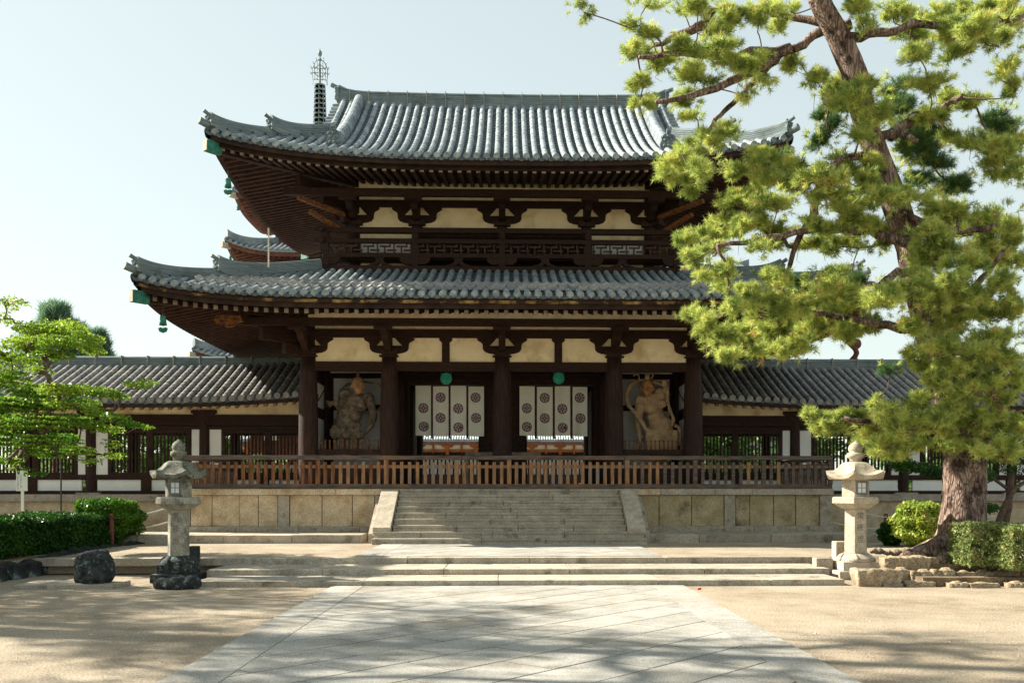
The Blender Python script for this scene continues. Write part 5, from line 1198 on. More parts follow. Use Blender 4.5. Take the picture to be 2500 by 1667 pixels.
def skeleton(par, seeds, targets, r0=.012, name='branch', mt=None, taper=.52, maxr=.09, sag=.1, n=6):
    """joins every foliage clump to the nearest limb already there; one mesh of limbs"""
    nodes = [np.array(s) for s in seeds]; parent_ = [-1] * len(nodes); todo = [np.array(t) for t in targets]; kids = {}
    while todo:
        A = np.array(nodes); T = np.array(todo); dd = np.linalg.norm(T[:, None] - A[None], axis=2); dd[:, :len(seeds)] *= .85
        i, j = np.unravel_index(dd.argmin(), dd.shape); nodes.append(todo.pop(i)); parent_.append(j)
    cnt = [1] * len(nodes)
    for i in range(len(nodes) - 1, len(seeds) - 1, -1):
        if parent_[i] >= 0: cnt[parent_[i]] += cnt[i]
    own = list(range(len(nodes))); groups = {}
    for i in range(len(seeds), len(nodes)): own[i] = own[parent_[i]] if parent_[i] >= len(seeds) else i
    for i in range(len(seeds), len(nodes)):
        mb = groups.setdefault(own[i], MB())
        p, q = Vector(nodes[parent_[i]]), Vector(nodes[i]); L = (q - p).length
        ra = min(maxr, r0 * cnt[i] ** taper * 1.15); rb = min(maxr, r0 * max(1, cnt[i] - 1) ** taper)
        pts = []; j1, j2 = [Vector(rng.normal(size=3).tolist()) * L * .08 for _ in range(2)]
        for t in range(7):
            u = t / 6; pts.append(p.lerp(q, u) + Vector((0, 0, -sag * L * 4 * u * (1 - u) * .5)) + j1 * math.sin(math.pi * u) + j2 * math.sin(2 * math.pi * u))
        mb.tube(pts, [ra + (rb - ra) * t / 6 for t in range(7)], n)
    for mb in groups.values(): mb.build(name, mt or BARK, par, smooth=True)
def px(z5): return None
Z5 = lambda x, y: (1350 + x * .5739, y * .5739)
Z6 = lambda x, y: (1600 + x * .3827, 600 + y * .3827)
pads5 = """130 40 55 40 h|330 110 60 30 s|420 140 70 28|400 15 100 20 s|560 50 55 40 s|620 20 70 35|740 60 80 50|700 130 60 35|360 220 55 40|450 250 75 50|560 210 85 45|700 230 95 60|800 280 75 50|620 320 90 50|380 370 50 40|380 440 50 25|560 420 60 45|590 490 40 25|880 60 80 50|960 110 50 40|880 240 50 40 s|1010 40 60 30 s|900 330 50 45 h|830 400 35 35 h|1010 270 50 35|1100 320 70 42|1200 360 95 42|1330 370 90 42|1260 430 95 52|1380 470 80 52|1320 560 70 42|1160 500 45 45 d|1140 590 55 50 d|1480 370 80 50 d|1600 360 95 34|1680 420 70 42|1620 500 80 34|1780 430 70 42|1500 450 60 42 d|1560 620 85 75 d|1300 20 70 50|1320 100 50 50 s|1450 60 70 50|1540 90 45 35 d|1640 60 80 42|1530 160 90 42|1680 140 105 42|1820 120 105 52|1950 90 80 52|1900 180 95 52|1560 240 80 42|1700 230 90 34|1920 300 50 45|1960 380 50 50|1880 530 50 42 d|1930 550 60 42 d|1700 590 55 26|1800 610 70 42|1900 630 70 42|1960 600 50 42|1880 700 80 52|1970 720 50 70|1750 780 70 34 d|1700 780 60 40 d|530 680 80 50|600 640 70 42|690 590 70 42|640 700 60 42|560 760 50 50|600 830 32 36|480 740 36 45|740 560 45 45|790 720 60 34|880 680 60 42|960 700 70 50|1020 690 50 50|900 770 90 42|760 850 52 34|850 850 90 50|950 860 80 50|1040 800 70 42|580 1020 52 34|660 1000 70 34|740 960 70 42|600 1090 52 34|680 1060 60 34|800 960 80 50|900 950 70 50|960 1000 70 50|870 1050 70 34 s|1100 760 60 42|1170 750 70 50|1250 740 90 42|1350 780 80 42|1430 760 90 60|1500 820 80 42|1400 850 90 42|1180 830 90 42|1250 860 80 42|1130 960 80 42|1230 940 90 50|1330 950 80 50|1100 1030 60 34|1200 1030 80 42|1300 1040 70 50 s|1400 1000 52 60|740 1150 42 45|720 1220 42 32|920 1160 50 50|980 1190 50 42|1060 1220 60 42 d|580 1330 42 42|640 1370 60 50|700 1440 70 50|760 1520 60 34|740 1300 52 50|830 1260 70 42|900 1310 100 60|830 1400 90 60|960 1400 90 60|1020 1300 90 60|1100 1260 70 50|1180 1240 80 60|1160 1330 90 50|1280 1300 90 50|1250 1220 60 42|1080 1420 80 42|1200 1420 90 42|1330 1380 80 42|1400 1280 80 50|920 1490 90 42|1040 1480 70 42|1580 1000 70 60|1650 930 80 68|1720 900 90 50|1600 870 42 42|1800 950 90 60|1900 930 90 68|1960 1000 70 70|1700 1030 100 60|1600 1100 80 60|1750 1130 90 60|1860 1050 90 60|1950 1100 70 70|1560 1180 70 50|1680 1200 100 60|1500 1250 90 50|1620 1290 100 60|1750 1270 90 60|1880 1220 90 68|1960 1300 70 70|1850 1340 100 68|1700 1380 100 60|1560 1380 70 42|1640 1470 80 50|1780 1480 100 60|1900 1450 100 68|1340 690 60 36|1230 660 50 30 s|1520 540 70 50 d|1600 560 60 60 d|1520 620 60 60 d|1620 680 70 60 d|1560 760 60 60 d|1690 790 80 45 d|1450 470 60 40 d|1640 480 50 40 d|1900 505 70 45 d|1470 560 40 60 d|1850 30 70 40|1960 20 60 30|1760 40 60 30|1180 560 45 60 d|640 1150 45 50 s|1180 1180 90 40|1290 1190 90 50 d"""
pads6 = """1500 780 80 32 d|1650 700 60 50|1700 780 80 60|1800 850 90 68|1900 800 105 78|2050 750 130 88|2200 700 110 88|2000 900 110 78|2150 880 110 78|2280 850 80 88|980 1070 40 30|1060 1110 66 40|1040 1180 56 30|1150 1160 76 50|1200 1080 50 32|1280 1120 86 60|1400 1000 36 48|1450 1060 76 60|1400 1170 96 68|1550 1080 96 68|1350 1260 76 40|1480 1260 96 50|1560 1190 96 68|1700 1020 96 68|1680 1130 105 76|1650 1250 96 42|1450 1330 70 30|1560 1330 66 28|1800 1120 105 76|1820 1230 96 60|1900 1020 96 68|1950 1150 105 86|1900 1290 96 36|2080 1080 105 86|2060 1220 105 76|2060 1320 76 30|2200 1000 105 86|2200 1150 105 86|2200 1270 105 60|2310 1200 60 100|2250 1350 76 30|1990 990 80 60"""
PADS = []
for txt, ZZ, kk in ((pads5, Z5, .5739), (pads6, Z6, .3827)):
    for it in txt.split('|'):
        w = it.split(); x_, y_, a_, b_ = map(float, w[:4]); f = w[4] if len(w) > 4 else ''
        X, Y_ = ZZ(x_, y_); PADS.append((X, Y_, a_ * kk, b_ * kk, f))
TY = 19.05; tbx, _ = W(2352, 1371, TY)
pt_ = empty('big_pine_tree', (tbx, TY, UG), 'huge old pine at the right, leaning cracked trunk, bright yellow-green needles overlapping the gate', 'pine tree')
TR = [(2352, 1362, 19.05, .62), (2350, 1335, 19.05, .52), (2348, 1290, 19.05, .44), (2352, 1230, 19.08, .405), (2352, 1160, 19.1, .40), (2352, 1080, 19.2, .38), (2325, 980, 19.35, .35), (2296, 890, 19.5, .33), (2270, 800, 19.6, .30), (2240, 700, 19.7, .27), (2222, 610, 19.7, .26), (2190, 510, 19.7, .28), (2148, 400, 19.6, .26), (2112, 300, 19.5, .24), (2085, 180, 19.4, .26), (2050, 95, 19.3, .25), (2005, 15, 19.2, .22), (1975, -70, 19.1, .2)]
tp = []; tr = []
for i in range(len(TR) - 1):
    for t in range(5):
        u = t / 5; a, b = TR[i], TR[i + 1]; q = [a[k] + (b[k] - a[k]) * u for k in range(4)]
        x, z = W(q[0], q[1], q[2]); tp.append((x, q[2], z)); tr.append(q[3])
m = MB(); n = 28; vs = []
for i, (p, r) in enumerate(zip(tp, tr)):
    for k in range(n):
        t = 2 * math.pi * k / n; rr = r * (1 + .05 * math.sin(3 * t + i * .13) + .035 * math.sin(7 * t + i * .21) + random.uniform(-.02, .02)) * (1 + (.22 * max(0, math.sin(2.5 * t + .6)) if i < 9 else 0) * (1 - i / 9 if i < 9 else 0))
        vs.append((p[0] + rr * math.cos(t), p[1] + rr * math.sin(t), p[2]))
m.add(vs, [(i * n + k, i * n + (k + 1) % n, (i + 1) * n + (k + 1) % n, (i + 1) * n + k) for i in range(len(tp) - 1) for k in range(n)])
trunk = m.build('trunk', BARK, pt_, smooth=True)
def froot(pts):
    P = []; rd = []
    for a, b in zip(pts, pts[1:]):
        for t in range(5):
            u = t / 5; q = [a[k] + (b[k] - a[k]) * u for k in range(4)]; x, z = W(*q[:3]); P.append((x, q[2], z)); rd.append(q[3])
    MB().tube(P, rd, 12, jit=.08).build('root', BARK, pt_, smooth=True)
froot([(2345, 1290, 19.0, .32), (2320, 1325, 18.9, .26), (2270, 1345, 18.7, .19), (2210, 1360, 18.6, .11), (2190, 1372, 18.5, .05)])
froot([(2340, 1320, 19.0, .28), (2330, 1345, 18.75, .22), (2300, 1370, 18.5, .17), (2280, 1392, 18.3, .12), (2270, 1405, 18.2, .06)])
froot([(2350, 1310, 19.2, .3), (2290, 1330, 19.6, .18), (2230, 1345, 20.0, .09), (2205, 1352, 20.2, .04)])
froot([(2360, 1310, 19.0, .3), (2400, 1350, 18.8, .2), (2440, 1375, 18.6, .1)])
# main limbs traced from the photograph
seeds = [tp[i] for i in range(30, len(tp), 2)]
LIMB = [[(2080, 60), (2010, 70), (1960, 110), (1905, 130), (1850, 190), (1800, 240), (1760, 280), (1720, 330)],
        [(2055, 80), (1990, 50), (1930, 40), (1870, 30)], [(1740, 20), (1715, 60), (1720, 95)], [(1720, 60), (1660, 85), (1600, 110)],
        [(2150, 400), (2100, 380), (2050, 395), (2000, 430), (1940, 470)], [(2010, 400), (1990, 480), (1985, 530), (1955, 570), (1930, 640), (1900, 700)],
        [(2170, 330), (2215, 300), (2260, 290), (2310, 260), (2350, 235)], [(2150, 340), (2200, 320), (2240, 345)], [(2240, 660), (2190, 665), (2140, 700), (2110, 690)],
        [(2270, 780), (2330, 740), (2400, 680), (2450, 610)], [(2290, 830), (2200, 800), (2080, 780), (1950, 760), (1850, 770)], [(2340, 1000), (2250, 1010), (2150, 1030), (2060, 1020)], [(2350, 1010), (2420, 1000), (2490, 960)],
        [(2060, 100), (2140, 80), (2250, 60), (2400, 70), (2500, 40)], [(2200, 520), (2290, 560), (2400, 560), (2490, 540)], [(1930, 120), (1800, 140), (1680, 130), (1560, 140)], [(1900, 140), (1750, 220), (1600, 250)], [(2230, 600), (2120, 560), (2000, 560), (1880, 580), (1750, 600)]]
lm = MB(); rng2 = np.random.default_rng(5)
for L_ in LIMB:
    Y0 = 19.5; dY = rng2.uniform(-1.2, .8); P = []
    for i, (a, b) in enumerate(L_):
        Yv = Y0 + dY * i / len(L_); x, z = W(a, b, Yv); P.append((x, Yv, z))
    Q = []
    for i in range(len(P) - 1):
        for t in range(4): Q.append(tuple(np.array(P[i]) * (1 - t / 4) + np.array(P[i + 1]) * t / 4 + rng2.normal(size=3) * .02))
    Q.append(P[-1]); k = len(Q); lm.tube(Q, [.105 - .07 * i / k for i in range(k)], 9, jit=.1); seeds += Q[::2]
lm.build('limb', BARK, pt_, smooth=True)
C, D, CD, DD, tg, cones = [], [], [], [], [], []
for (X, Y_, a, b, f) in PADS:
    low_ = Y_ > 950
    Yd = 19.6 + rng.uniform(-1.2, 1.0) if not low_ else (20.1 + rng.uniform(-.3, .6) if X < 2180 else 18.2 + rng.uniform(-.5, .6))
    if X > 2150 and Y_ > 640: Yd = 18.4 + rng.uniform(-.6, .5)
    if 2040 < X < 2180 and 185 < Y_ < 335: Yd = 18.75 + rng.uniform(-.2, .2)
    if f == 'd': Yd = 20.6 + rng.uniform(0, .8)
    x, z = W(X, Y_, Yd); s = Yd / F; rx, rz = a * s, b * s; ry = min(.75, max(rx * .8, .25)); tg.append((x, Yd, z - rz * .35))
    vol = rx * rz * 4; cnt = int((430 if f not in ('s', 'h') else 120) * vol + 14)
    # a pad is a spray of short shoots fanning out from its twig
    ns = max(4, int(7 * (vol ** .4) + 2)); cc = inball(ns) * .72; own = rng.integers(0, ns, cnt); sr = rng.uniform(.28, .46, ns)[own][:, None]
    q0 = inball(cnt); q = cc[own] + q0 * sr * np.array([1.15, 1.1, 1.0])
    P = np.array([x, Yd, z]) + q * np.array([rx, ry, rz]) * 1.12; d = unit(q0 * np.array([.8, .8, .5]) + q * .5 + np.array([-.1, 0, .6 if f != 'h' else -.5]) + rng.normal(size=q.shape) * .2)
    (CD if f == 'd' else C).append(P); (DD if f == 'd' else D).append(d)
    # shoots that stick out of the silhouette
    e = int(cnt * .08); th = rng.uniform(0, 2 * math.pi, e); rr = rng.uniform(1.0, 1.22, e)
    P2 = np.array([x, Yd, z]) + np.stack([np.cos(th) * rx * rr, rng.uniform(-.5, .5, e) * ry, np.sin(th) * rz * rr], 1); C.append(P2); D.append(unit(P2 - np.array([x, Yd, z]) + np.array([0, 0, .1])))
    for _ in range(int(cnt * .05)): cones.append(P[rng.integers(cnt)] + np.array([0, -.02, .02]))
C = np.concatenate(C); D = np.concatenate(D)
fo = npmesh('foliage', needles(C, D, 30, .125, .0115), 3, PINE, pt_)
at_ = fo.data.attributes.new('tuft', 'FLOAT', 'FACE'); at_.data.foreach_set('value', np.repeat(rng.random(len(C)), 30).astype(np.float32))
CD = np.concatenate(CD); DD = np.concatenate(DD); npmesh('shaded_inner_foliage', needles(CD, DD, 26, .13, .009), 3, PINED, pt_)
sk_ = skeleton(pt_, seeds, tg, .011, 'branch', TWIG, .5, .06, .06)
tw = MB()                                              # short leafless twigs hanging in the crown
for i in range(260):
    p = Vector(C[rng.integers(len(C))].tolist()); q = p + Vector((rng.normal() * .14, rng.normal() * .1, -.12 + rng.normal() * .1)); r = q + Vector((rng.normal() * .08, rng.normal() * .05, -.1 + rng.normal() * .05))
    tw.tube([p, q, r], [.007, .005, .003], 4)
tag(tw.build('dry_twigs', TWIG, pt_), kind='stuff')
CONE = mat('pine_candle', (.30, .13, .06), (.5, .27, .14), 20, rough=.8); cm = MB()
for c in cones: 
    c = Vector(c.tolist()); cm.tube([c, c + Vector((random.uniform(-.02, .02), 0, .035)), c + Vector((random.uniform(-.03, .03), 0, .07))], [.012, .017, .004], 6)
tag(cm.build('buds', CONE, pt_), kind='stuff')

# ---- broadleaf tree at the left
pm = """60 130 50 40 s|140 110 50 30 s|30 240 60 50 s|250 330 120 50|420 320 130 50|560 300 90 34|650 400 130 50|450 420 180 50|200 440 150 60|700 480 80 34|80 560 130 80 s|250 560 140 50 s|420 520 130 36|100 700 130 70|300 640 90 40 s|250 800 170 60|450 790 150 50|620 790 120 42|800 810 110 42|900 830 50 34|1050 750 90 22|1140 722 36 14|100 900 150 70|300 900 170 52|500 900 140 42|640 880 110 34|750 960 90 42|880 1000 90 34|1000 1050 80 24|1100 1066 44 16|150 1030 190 70|380 1040 170 62|550 1020 140 52|700 1050 90 42|850 1090 80 32|100 1170 140 62|300 1180 170 60|480 1160 140 50|600 1250 110 42|400 1280 110 34|200 1260 140 42|700 1330 50 30 s|60 1330 70 34|850 1200 30 44 s|870 1290 70 30 s|160 1390 50 16 s|280 1430 50 20 s|-60 700 100 90|-80 900 100 120|-60 1100 100 100|-40 450 90 80 s"""
lx, _ = W(-200, 1300, 21.5); lt = empty('broadleaf_tree', (lx, 21.5, UG), 'fresh green broadleaf tree with layered sprays of leaves entering from the left edge', 'tree')
tk = [(lx, 21.5, UG), (lx + .1, 21.5, 1.6), (lx + .05, 21.45, 2.8), (lx + .25, 21.4, 4.2), (lx + .1, 21.5, 6.2), (lx + .3, 21.4, 7.6)]
MB().tube(tk, [.2, .16, .14, .11, .07, .03], 12, jit=.06).build('trunk', TWIG, lt, smooth=True)
C = []; tg = []
for it in pm.split('|'):
    w = it.split(); x_, y_, a_, b_ = map(float, w[:4]); f = w[4] if len(w) > 4 else ''
    X, Y_ = x_ * .3189, 700 + y_ * .3189; Yd = 21.5 + rng.uniform(-1.1, 1.1); x, z = W(X, Y_, Yd); s = .3189 * Yd / F; rx, rz = a_ * s, b_ * s
    cnt = int(rx * rz * (12500 if not f else 4200) + 60); q = inball(cnt); q[:, 2] = q[:, 2] * .8 + rng.normal(size=cnt) * .1
    # layered: several thin sprays inside every clump
    nl = max(2, int(rz / .10)); lay = np.round(q[:, 2] * nl) / nl + rng.normal(size=cnt) * .05; q[:, 2] = lay
    P = np.array([x, Yd, z]) + q * np.array([rx * 1.05, .62, rz * 1.15]); P[:, 2] -= (np.abs(q[:, 0]) ** 2) * rz * .2
    C.append(P); tg.append((x, Yd, z)); 
    for _ in range(2): tg.append((x + rng.uniform(-.8, .8) * rx, Yd + rng.uniform(-.4, .4), z + rng.uniform(-.6, .6) * rz))
C = np.concatenate(C); npmesh('foliage', leaves(C, .042, .45, .5), 4, LEAF, lt)
skeleton(lt, [tuple(np.array(tk[i]) * (1 - u) + np.array(tk[i + 1]) * u) for i in range(1, 5) for u in (0, .33, .66)], tg, .006, 'branch', TWIG, .5, .05, .02, 5)

# ---- generic trees (background and the pines that shade the forecourt from the left)
def cloudtree(name, label, cat, x, y, z0, H, cw, mt, kind='leaf', n=9000, size=.14, group=None, conical=False, tr=.2, gap=.5, zlow=.3, sd=1, lean=0., m=30):
    r_ = np.random.default_rng(sd); t = empty(name, (x, y, z0), label, cat, group)
    top = (x + lean, y, z0 + H * .93); tkp = [tuple(np.array((x, y, z0)) * (1 - u) + np.array(top) * u + r_.normal(size=3) * .06 * H / 8 * (u > 0)) for u in (0, .25, .5, .75, 1)]
    MB().tube(tkp, [tr, tr * .8, tr * .6, tr * .4, tr * .12], 10).build('trunk', TWIG, t, smooth=True)
    P, Dd, cs = [], [], []
    for i in range(m):
        u = zlow + (1 - zlow) * (i + .5) / m; a = r_.uniform(0, 2 * math.pi)
        R_ = cw * ((1.02 - u) / (1 - zlow) if conical else math.sqrt(max(.05, 1 - ((u - zlow) / (1 - zlow) * 2 - .85) ** 2 * .8))) * r_.uniform(.35, 1)
        c = np.array([x + lean * u + R_ * math.cos(a), y + R_ * math.sin(a), z0 + H * u + (.3 * R_ if conical else 0)]); cs.append(c); k = n // m
        v = unit(r_.normal(size=(k, 3))) * (r_.random((k, 1)) ** .4); s = cw * gap * np.array([1, 1, .42 if not conical else .35])
        P.append(c + v * s); Dd.append(unit(v * (.5 if conical else 1) + np.array([0, 0, 1.6 if conical else .5])))
    P = np.concatenate(P); Dd = np.concatenate(Dd)
    if kind == 'leaf': npmesh('foliage', leaves(P, size, .3, .6), 4, mt, t)
    else: npmesh('foliage', needles(P, Dd, 7, size, size * .09), 3, mt, t)
    skeleton(t, [tuple(np.array(tkp[i]) * (1 - u) + np.array(tkp[i + 1]) * u) for i in range(1, 4) for u in (0, .5)], cs, tr * .12, 'branch', TWIG, .5, tr * .4, .02, 5)
    return t
FPINE = leafmat('blue_green_needles', (.06, .14, .08), (.20, .33, .18), None, .4, .6)
cloudtree('pine_tree', 'blue-green pine with upright shoots rising behind the left corridor roof', 'pine tree', W(138, 800, 50)[0], 50, .3, 10.4, 4.2, FPINE, 'needle', 5600, .46, conical=True, zlow=.45, sd=3, gap=.13, m=110)
cloudtree('pine_tree', 'small dark pine just behind the left corridor roof, right of the taller one', 'pine tree', W(232, 820, 52)[0], 52, .3, 9.5, 2.8, FPINE, 'needle', 3000, .44, conical=True, zlow=.45, sd=4, gap=.14, m=70)
bx = [(-33, 57, 7, 3.6, 'tall green court tree at the far left end'), (-23.5, 54, 6.5, 3.2, 'court tree seen through the lattice left of the mossy lantern'), (-17, 53, 5.2, 2.6, 'court tree between the lantern and the gate, seen through the lattice'), (15.5, 55, 6, 3, 'court tree behind the right corridor, left of the main hall'), (24, 50, 6.5, 3.2, 'court tree behind the right corridor, seen beside the pine trunk'), (33, 52, 7, 3.5, 'court tree at the far right end'), (-27, 62, 6.5, 3.4, 'green tree in the far left of the court, seen through the lattice'), (-20.5, 60, 5.6, 3.0, 'round green court tree seen through the left lattice beside the mossy lantern'), (-14.5, 58, 3.2, 1.8, 'low green tree in the court near the pagoda'),
      (8.6, 50, 4.6, 2.4, 'sunlit green tree seen through the lattice just right of the gate'), (11.2, 52, 4.8, 2.5, 'green tree seen through the second half of the lattice right of the gate'), (20, 46, 5, 2.6, 'green tree behind the right corridor, right of the main hall'), (28, 48, 5.5, 3.0, 'green tree behind the far right end of the corridor')]
for i, (x, y, H, cw, lb) in enumerate(bx): cloudtree('court_tree', lb, 'tree', x, y, .3, H, cw, FARL, 'leaf', 5000, .16, 'trees in the inner court', tr=.15, gap=.5, zlow=.18, sd=20 + i)
for i, (x, y, H, cw, zl_, n_, lb) in enumerate(((-19, 16.5, 11.0, 5.6, .45, 5600, 'tall pine beyond the left edge whose shadow falls on the lower gravel'), (-14.8, 14.8, 13.0, 4.3, .58, 1100, 'tall pine beyond the left edge, shading the middle of the paving'), (-12.6, 14.2, 17.5, 4.2, .72, 1300, 'tallest pine beyond the left edge, shading the right end of the forecourt'))):
    cloudtree('pine_tree', lb, 'pine tree', x, y, 0 if y < 14 else UG, H, cw, PINED, 'needle', n_, .34, tr=.3, gap=.24, zlow=zl_, sd=41 + i, lean=1.)
def bush(name, label, x, y, z0, rx, ry, H, mt, n, size, box=False, group=None, cat='bush', stems=5, sd=1, fill=.7):
    r_ = np.random.default_rng(sd); t = empty(name, (x, y, z0), label, cat, group)
    if box:
        q = r_.uniform(-1, 1, (n, 3)); ax = r_.integers(0, 3, n); sg = np.sign(q[np.arange(n), ax]); q[np.arange(n), ax] = sg * (1 - np.abs(r_.normal(size=n)) * .09)
        q = q * (1 + .05 * np.sin(q[:, [1, 2, 0]] * 9 + sd) + .05 * np.sin(q[:, [2, 0, 1]] * 17 + 2 * sd)); e = (np.abs(q) > .8).sum(1, keepdims=True) > 1; q = np.where(e, q * .96, q)
        q = q[(np.sin(q[:, 0] * 7 + sd * 2) * np.sin(q[:, 1] * 6 + 1) * np.sin(q[:, 2] * 8 + sd) < .34 + .4 * r_.random(len(q)))]; q = q * (1 + r_.normal(size=(len(q), 1)) * .03)
        P = np.array([x, y, z0 + H * .56]) + q * np.array([rx, ry, H * .44])
    else:
        v = unit(r_.normal(size=(n, 3))); l = 1 + .10 * np.sin(v[:, :1] * 7 + sd) * np.sin(v[:, 1:2] * 6) + .08 * np.sin(v[:, 2:3] * 11)
        P = np.array([x, y, z0 + H * .52]) + v * l * (r_.random((n, 1)) ** .18) * np.array([rx, ry, H * .5])
    npmesh('foliage', leaves(P, size, .25, .55), 4, mt, t)
    m = MB()
    for k in range(stems):
        a = r_.uniform(0, 6.28); b = Vector((x + rx * .25 * math.cos(a), y + ry * .25 * math.sin(a), z0 - .03)); m.tube([b, b + Vector((rx * .2 * math.cos(a), ry * .2 * math.sin(a), H * .35)), b + Vector((rx * .6 * math.cos(a), ry * .6 * math.sin(a), H * .8))], [.022, .016, .006], 6)
    m.build('stems', TWIG, t); return t
# clipped hedge on the left with rounded end
hg = empty('clipped_hedge', (-10.9, 21, UG), 'long clipped dark green hedge at the left edge running towards the corridor', 'hedge')
n = 60000; q = rng.uniform(0, 1, (n, 3)); fc = rng.random(n)
xx = np.where(fc < .45, -10.02, -12.0 + 1.98 * q[:, 0]); zz = np.where(fc < .45, UG + .06 + .68 * q[:, 2], UG + .75); yy = 15.5 + 9.9 * q[:, 1]
en = fc > .93; yy = np.where(en, 25.4, yy); zz = np.where(en, UG + .06 + .68 * q[:, 2], zz); xx = np.where(en, -12 + 1.98 * q[:, 0], xx)
bump_ = .06 * np.sin(yy * 3.1) * np.sin(zz * 5 + yy); P = np.stack([xx + bump_ + rng.normal(size=n) * .035, yy + rng.normal(size=n) * .04, zz + .04 * np.sin(yy * 2.3 + xx * 2) + rng.normal(size=n) * .035], 1)
npmesh('foliage', leaves(P, .038, .2, .6), 4, LEAFD, hg)
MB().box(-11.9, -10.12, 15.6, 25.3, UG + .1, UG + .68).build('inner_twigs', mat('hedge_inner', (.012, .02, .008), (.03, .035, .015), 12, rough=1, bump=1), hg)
bush('round_bush', 'bright yellow-green round bush at the far end of the left hedge', -10.35, 25.6, UG, .9, .9, 1.2, leafmat('hedge_tip_leaves', (.015, .08, .007), (.14, .28, .02), None, .4, 1.2, .4), 16000, .042, sd=2)
bush('round_bush', 'round sunlit azalea bush between the pale lantern and the big pine trunk', XP(2243, 23.6), 23.6, UG, .66, .6, 1.12, LEAFB, 6500, .058, sd=3)
bush('low_bush', 'small dark bush tucked behind the pale lantern, left of the azalea', XP(2178, 24.2), 24.2, UG, .36, .35, .6, LEAFD, 3500, .045, sd=4)
bush('clipped_bush', 'square clipped bush with bare stems in front of the big pine trunk', XP(2405, 17.9), 17.9, UG - .08, .50, .42, .86, LEAFH, 15000, .025, True, stems=7, sd=5)
bush('clipped_bush', 'browning clipped bush at the right edge, next to the square one', XP(2492, 17.3), 17.3, UG - .1, .40, .42, .86, LEAFH, 12000, .025, True, stems=7, sd=6)
print('TUFTS', len(PADS), len(C))
# dark garden tree right of the big trunk
dt = empty('dark_garden_tree', (XP(2440, 26), 26, UG), 'dark leaning garden tree in the shade right of the big pine trunk', 'tree'); DT = []
def lim(pts, r): 
    P = [(XP(a, Y), Y, ZP(b, Y)) for a, b, Y in pts]; MB().tube(P, [r * (1 - .6 * i / (len(P) - 1)) for i in range(len(P))], 8, jit=.08).build('limb', TWIG, dt, smooth=True); DT.extend(P)
lim([(2432, 1330, 26), (2440, 1270, 26), (2455, 1230, 25.9), (2480, 1190, 25.8), (2520, 1165, 25.7)], .11); lim([(2440, 1330, 26.2), (2462, 1240, 26.2), (2470, 1150, 26.3), (2475, 1050, 26.4)], .13); lim([(2470, 1200, 26.3), (2400, 1150, 26), (2300, 1140, 25.5), (2210, 1135, 25.2)], .05)
P = []
for (a, b, rx, rz, Y) in ((2230, 1140, 60, 14, 25.2), (2290, 1155, 40, 14, 25.4), (2200, 1128, 30, 10, 25.2), (2400, 1240, 40, 14, 25), (2380, 1160, 50, 22, 25.6), (2480, 1120, 60, 40, 26), (2460, 1060, 60, 40, 26.3), (2430, 1310, 50, 10, 25)):
    k = int(rx * 16); P.append(np.array([XP(a, Y), Y, ZP(b, Y)]) + inball(k) * np.array([rx, 60, rz]) * Y / F)
npmesh('foliage', leaves(np.concatenate(P), .05, .5, .5), 4, LEAFD, dt)
tag(sheet('undergrowth_soil', SOIL, [(7.8, 18.2), (120, 18.2), (120, 20.35), (7.0, 20.35)], UG + .006, t=.33), kind='structure')
sheet('garden_soil', SOIL, [(-30, 14.2), (-9.75, 14.2), (-9.75, 25.9), (-30, 25.9)], UG + .012, t=.34)
sheet('planting_strip', SOIL, [(7.4, 17.35), (120, 16.9), (120, 18.3), (7.4, 18.3)], .16, t=.15)
# stones edging the beds
proto = []
for k in range(6):
    random.seed(60 + k); mb = MB(); mb.box(-.155, .155, -.11, .11, .0, .18); mb.ball((random.uniform(-.05, .05), 0, .09), 1, 10, 7, (.15, .13, .12))
    o = mb.build('edging_stone', ROCK, loc=(0, 0, 0)); tx = bpy.data.textures.new('s%d' % k, 'CLOUDS'); tx.noise_scale = .12 + .02 * k
    bake(o, ('REMESH', dict(mode='VOXEL', voxel_size=.014)), ('DISPLACE', dict(texture=tx, strength=.07, mid_level=.5))); proto.append(o.data)
    bpy.data.objects.remove(o)
    me2 = proto[-1].copy(); me2.materials.clear(); me2.materials.append(BLACKST); proto.append(me2)
def stone(x, y, z, sc, rz, dark, label, group):
    o = bpy.data.objects.new('edging_stone', proto[2 * random.randrange(6) + (1 if dark else 0)]); COL.objects.link(o); o.location = (x, y, z); o.scale = sc; o.rotation_euler = (0, 0, rz); tag(o, label, 'edging stone', group)
ORD = 'first second third fourth fifth sixth seventh eighth ninth tenth eleventh twelfth thirteenth fourteenth fifteenth sixteenth seventeenth eighteenth nineteenth twentieth twenty-first twenty-second twenty-third twenty-fourth twenty-fifth twenty-sixth twenty-seventh twenty-eighth'.split()
random.seed(5)
y = 15.2; k = 0                                          # dark row along the left hedge
while y < 26.2:
    L = random.uniform(.36, .62); stone(-9.66 + .1 * math.sin(y), y, UG - .28 if y > 20 else -.02 , (1.2, L / .30, random.uniform(1.5, 1.9) if y > 20 else 1.75), R(random.uniform(-6, 6)), True, 'dark edging stone under the left hedge, %s from the near end' % ORD[k], 'dark stones edging the left hedge'); y += L; k += 1
x = XP(2192, 17.9); k = 0
while x < 14:                                            # row under the pine roots
    L = random.uniform(.26, .42); stone(x, 17.85 + random.uniform(-.05, .05) - .04 * (x - 7), -.0, (L / .31, 1.0, random.uniform(1.2, 1.5)), R(random.uniform(-8, 8)), False, 'rounded tan stone in the middle row below the pine roots, %s from the left' % ORD[k], 'rounded stones of the middle edging row'); x += L; k += 1
x = XP(2180, 17.3); k = 0
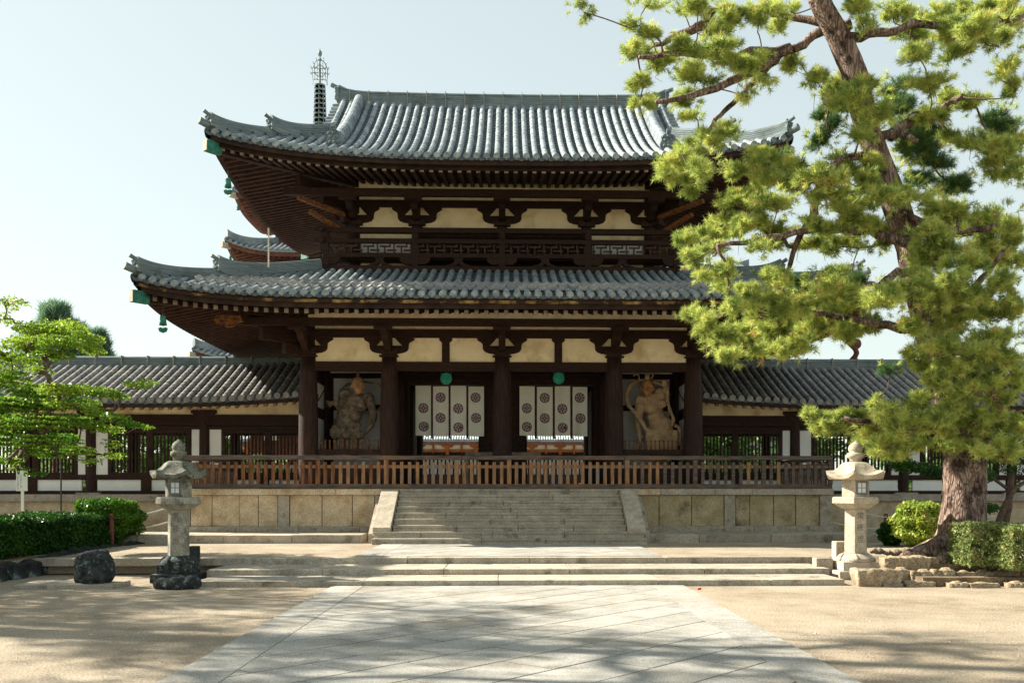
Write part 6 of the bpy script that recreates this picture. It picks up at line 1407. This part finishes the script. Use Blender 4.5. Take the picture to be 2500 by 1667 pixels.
while x < 13:
    L = random.uniform(.3, .6); stone(x, 17.3 + random.uniform(-.1, .1) - .05 * (x - 7), -.06, (L / .31, 1.1, random.uniform(.55, .85)), R(random.uniform(-12, 12)), False, 'low tan stone half sunk in the gravel, front row, %s from the left' % ORD[k], 'low stones of the front edging row'); x += L * random.uniform(1, 1.25); k += 1
for i, (a, w_, top) in enumerate(((2182, 60, 1362), (2236, 62, 1360), (2277, 30, 1362))): 
    rock(a, 1395, top, w_, 18.3, ROCK, ('squared tan boulder beside the pale lantern, left of the three large ones holding the roots', 'cracked squared tan boulder, middle of the three large ones holding the roots', 'narrow squared tan boulder, right of the three large ones holding the roots')[i], seed=30 + i, dep=.7, boxy=1, name='retaining_stone', cat='retaining stone')
for i, (a, pb, pt2, w_, lb) in enumerate(((2166, 1356, 1344, 24, 'small tan stone on the bank behind the pale lantern, nearest the lantern'), (2186, 1358, 1341, 24, 'small tan stone on the bank behind the pale lantern, second from the lantern'), (2208, 1352, 1338, 26, 'small tan stone on the bank, touching the pine root'), (2140, 1352, 1340, 36, 'flat tan stone just right of the pale lantern shaft'))):
    rock(a, pb, pt2, w_, 19.4, ROCK, lb, seed=50 + i, name='bank_stone', cat='stone')

# loose pebbles and fallen needles on the forecourt
r_ = np.random.default_rng(77); n = 5200
X = r_.uniform(-11, 13, n); Y = 9.5 + 15 * r_.random(n) ** 1.5; keep = (np.abs(X) > 3.16) | (r_.random(n) < .05); X, Y = X[keep], Y[keep]
keep = ((Y < 17.2) | ((Y > 20.6) & (Y < 25.4))) & ~((X > 7) & (Y > 16.8)) & ~((X < -9) & (Y > 14)); X, Y = X[keep], Y[keep]; Z = np.where(Y > 20, UG, 0) + np.where(np.abs(X) < 3.16, .022, 0)
s_ = r_.uniform(.004, .013, len(X)) * np.where(r_.random(len(X)) < .04, 1.9, 1); O = np.array([[1, 0, 0], [0, 1, 0], [-1, 0, 0], [0, -1, 0], [0, 0, .8]])
T = np.array([[0, 1, 4], [1, 2, 4], [2, 3, 4], [3, 0, 4]]); a = r_.uniform(0, 6.28, len(X)); c_, k_ = np.cos(a)[:, None, None], np.sin(a)[:, None, None]
V = O[T].reshape(1, 12, 3) * s_[:, None, None]; V = np.concatenate([V[..., :1] * c_ - V[..., 1:2] * k_ * 1.3, V[..., :1] * k_ + V[..., 1:2] * c_ * .8, V[..., 2:]], 2) + np.stack([X, Y, Z], 1)[:, None]
tag(npmesh('pebbles', V.reshape(-1, 3, 3), 3, mat('pebble', (.2, .16, .12), (.6, .52, .42), 30, rough=.9), loc=(0, 9, 0)), kind='stuff')
m_ = 2600; X = r_.normal(2.5, 6, m_); Y = r_.uniform(9.5, 17.4, m_); Z = np.where(np.abs(X) < 3.14, .026, .005); a = r_.uniform(0, 3.14, m_); L = r_.uniform(.03, .06, m_); d = np.stack([np.cos(a) * L, np.sin(a) * L, 0 * a], 1); w = np.stack([-np.sin(a), np.cos(a), 0 * a], 1) * .0022; P = np.stack([X, Y, Z], 1)
keep = X < 7; tag(npmesh('fallen_needles', np.stack([P - w, P + d - w, P + d + w, P + w], 1)[keep], 4, mat('dry_needle', (.16, .09, .04), (.32, .2, .1), 20, rough=.9), loc=(0, 9, 0)), kind='stuff')
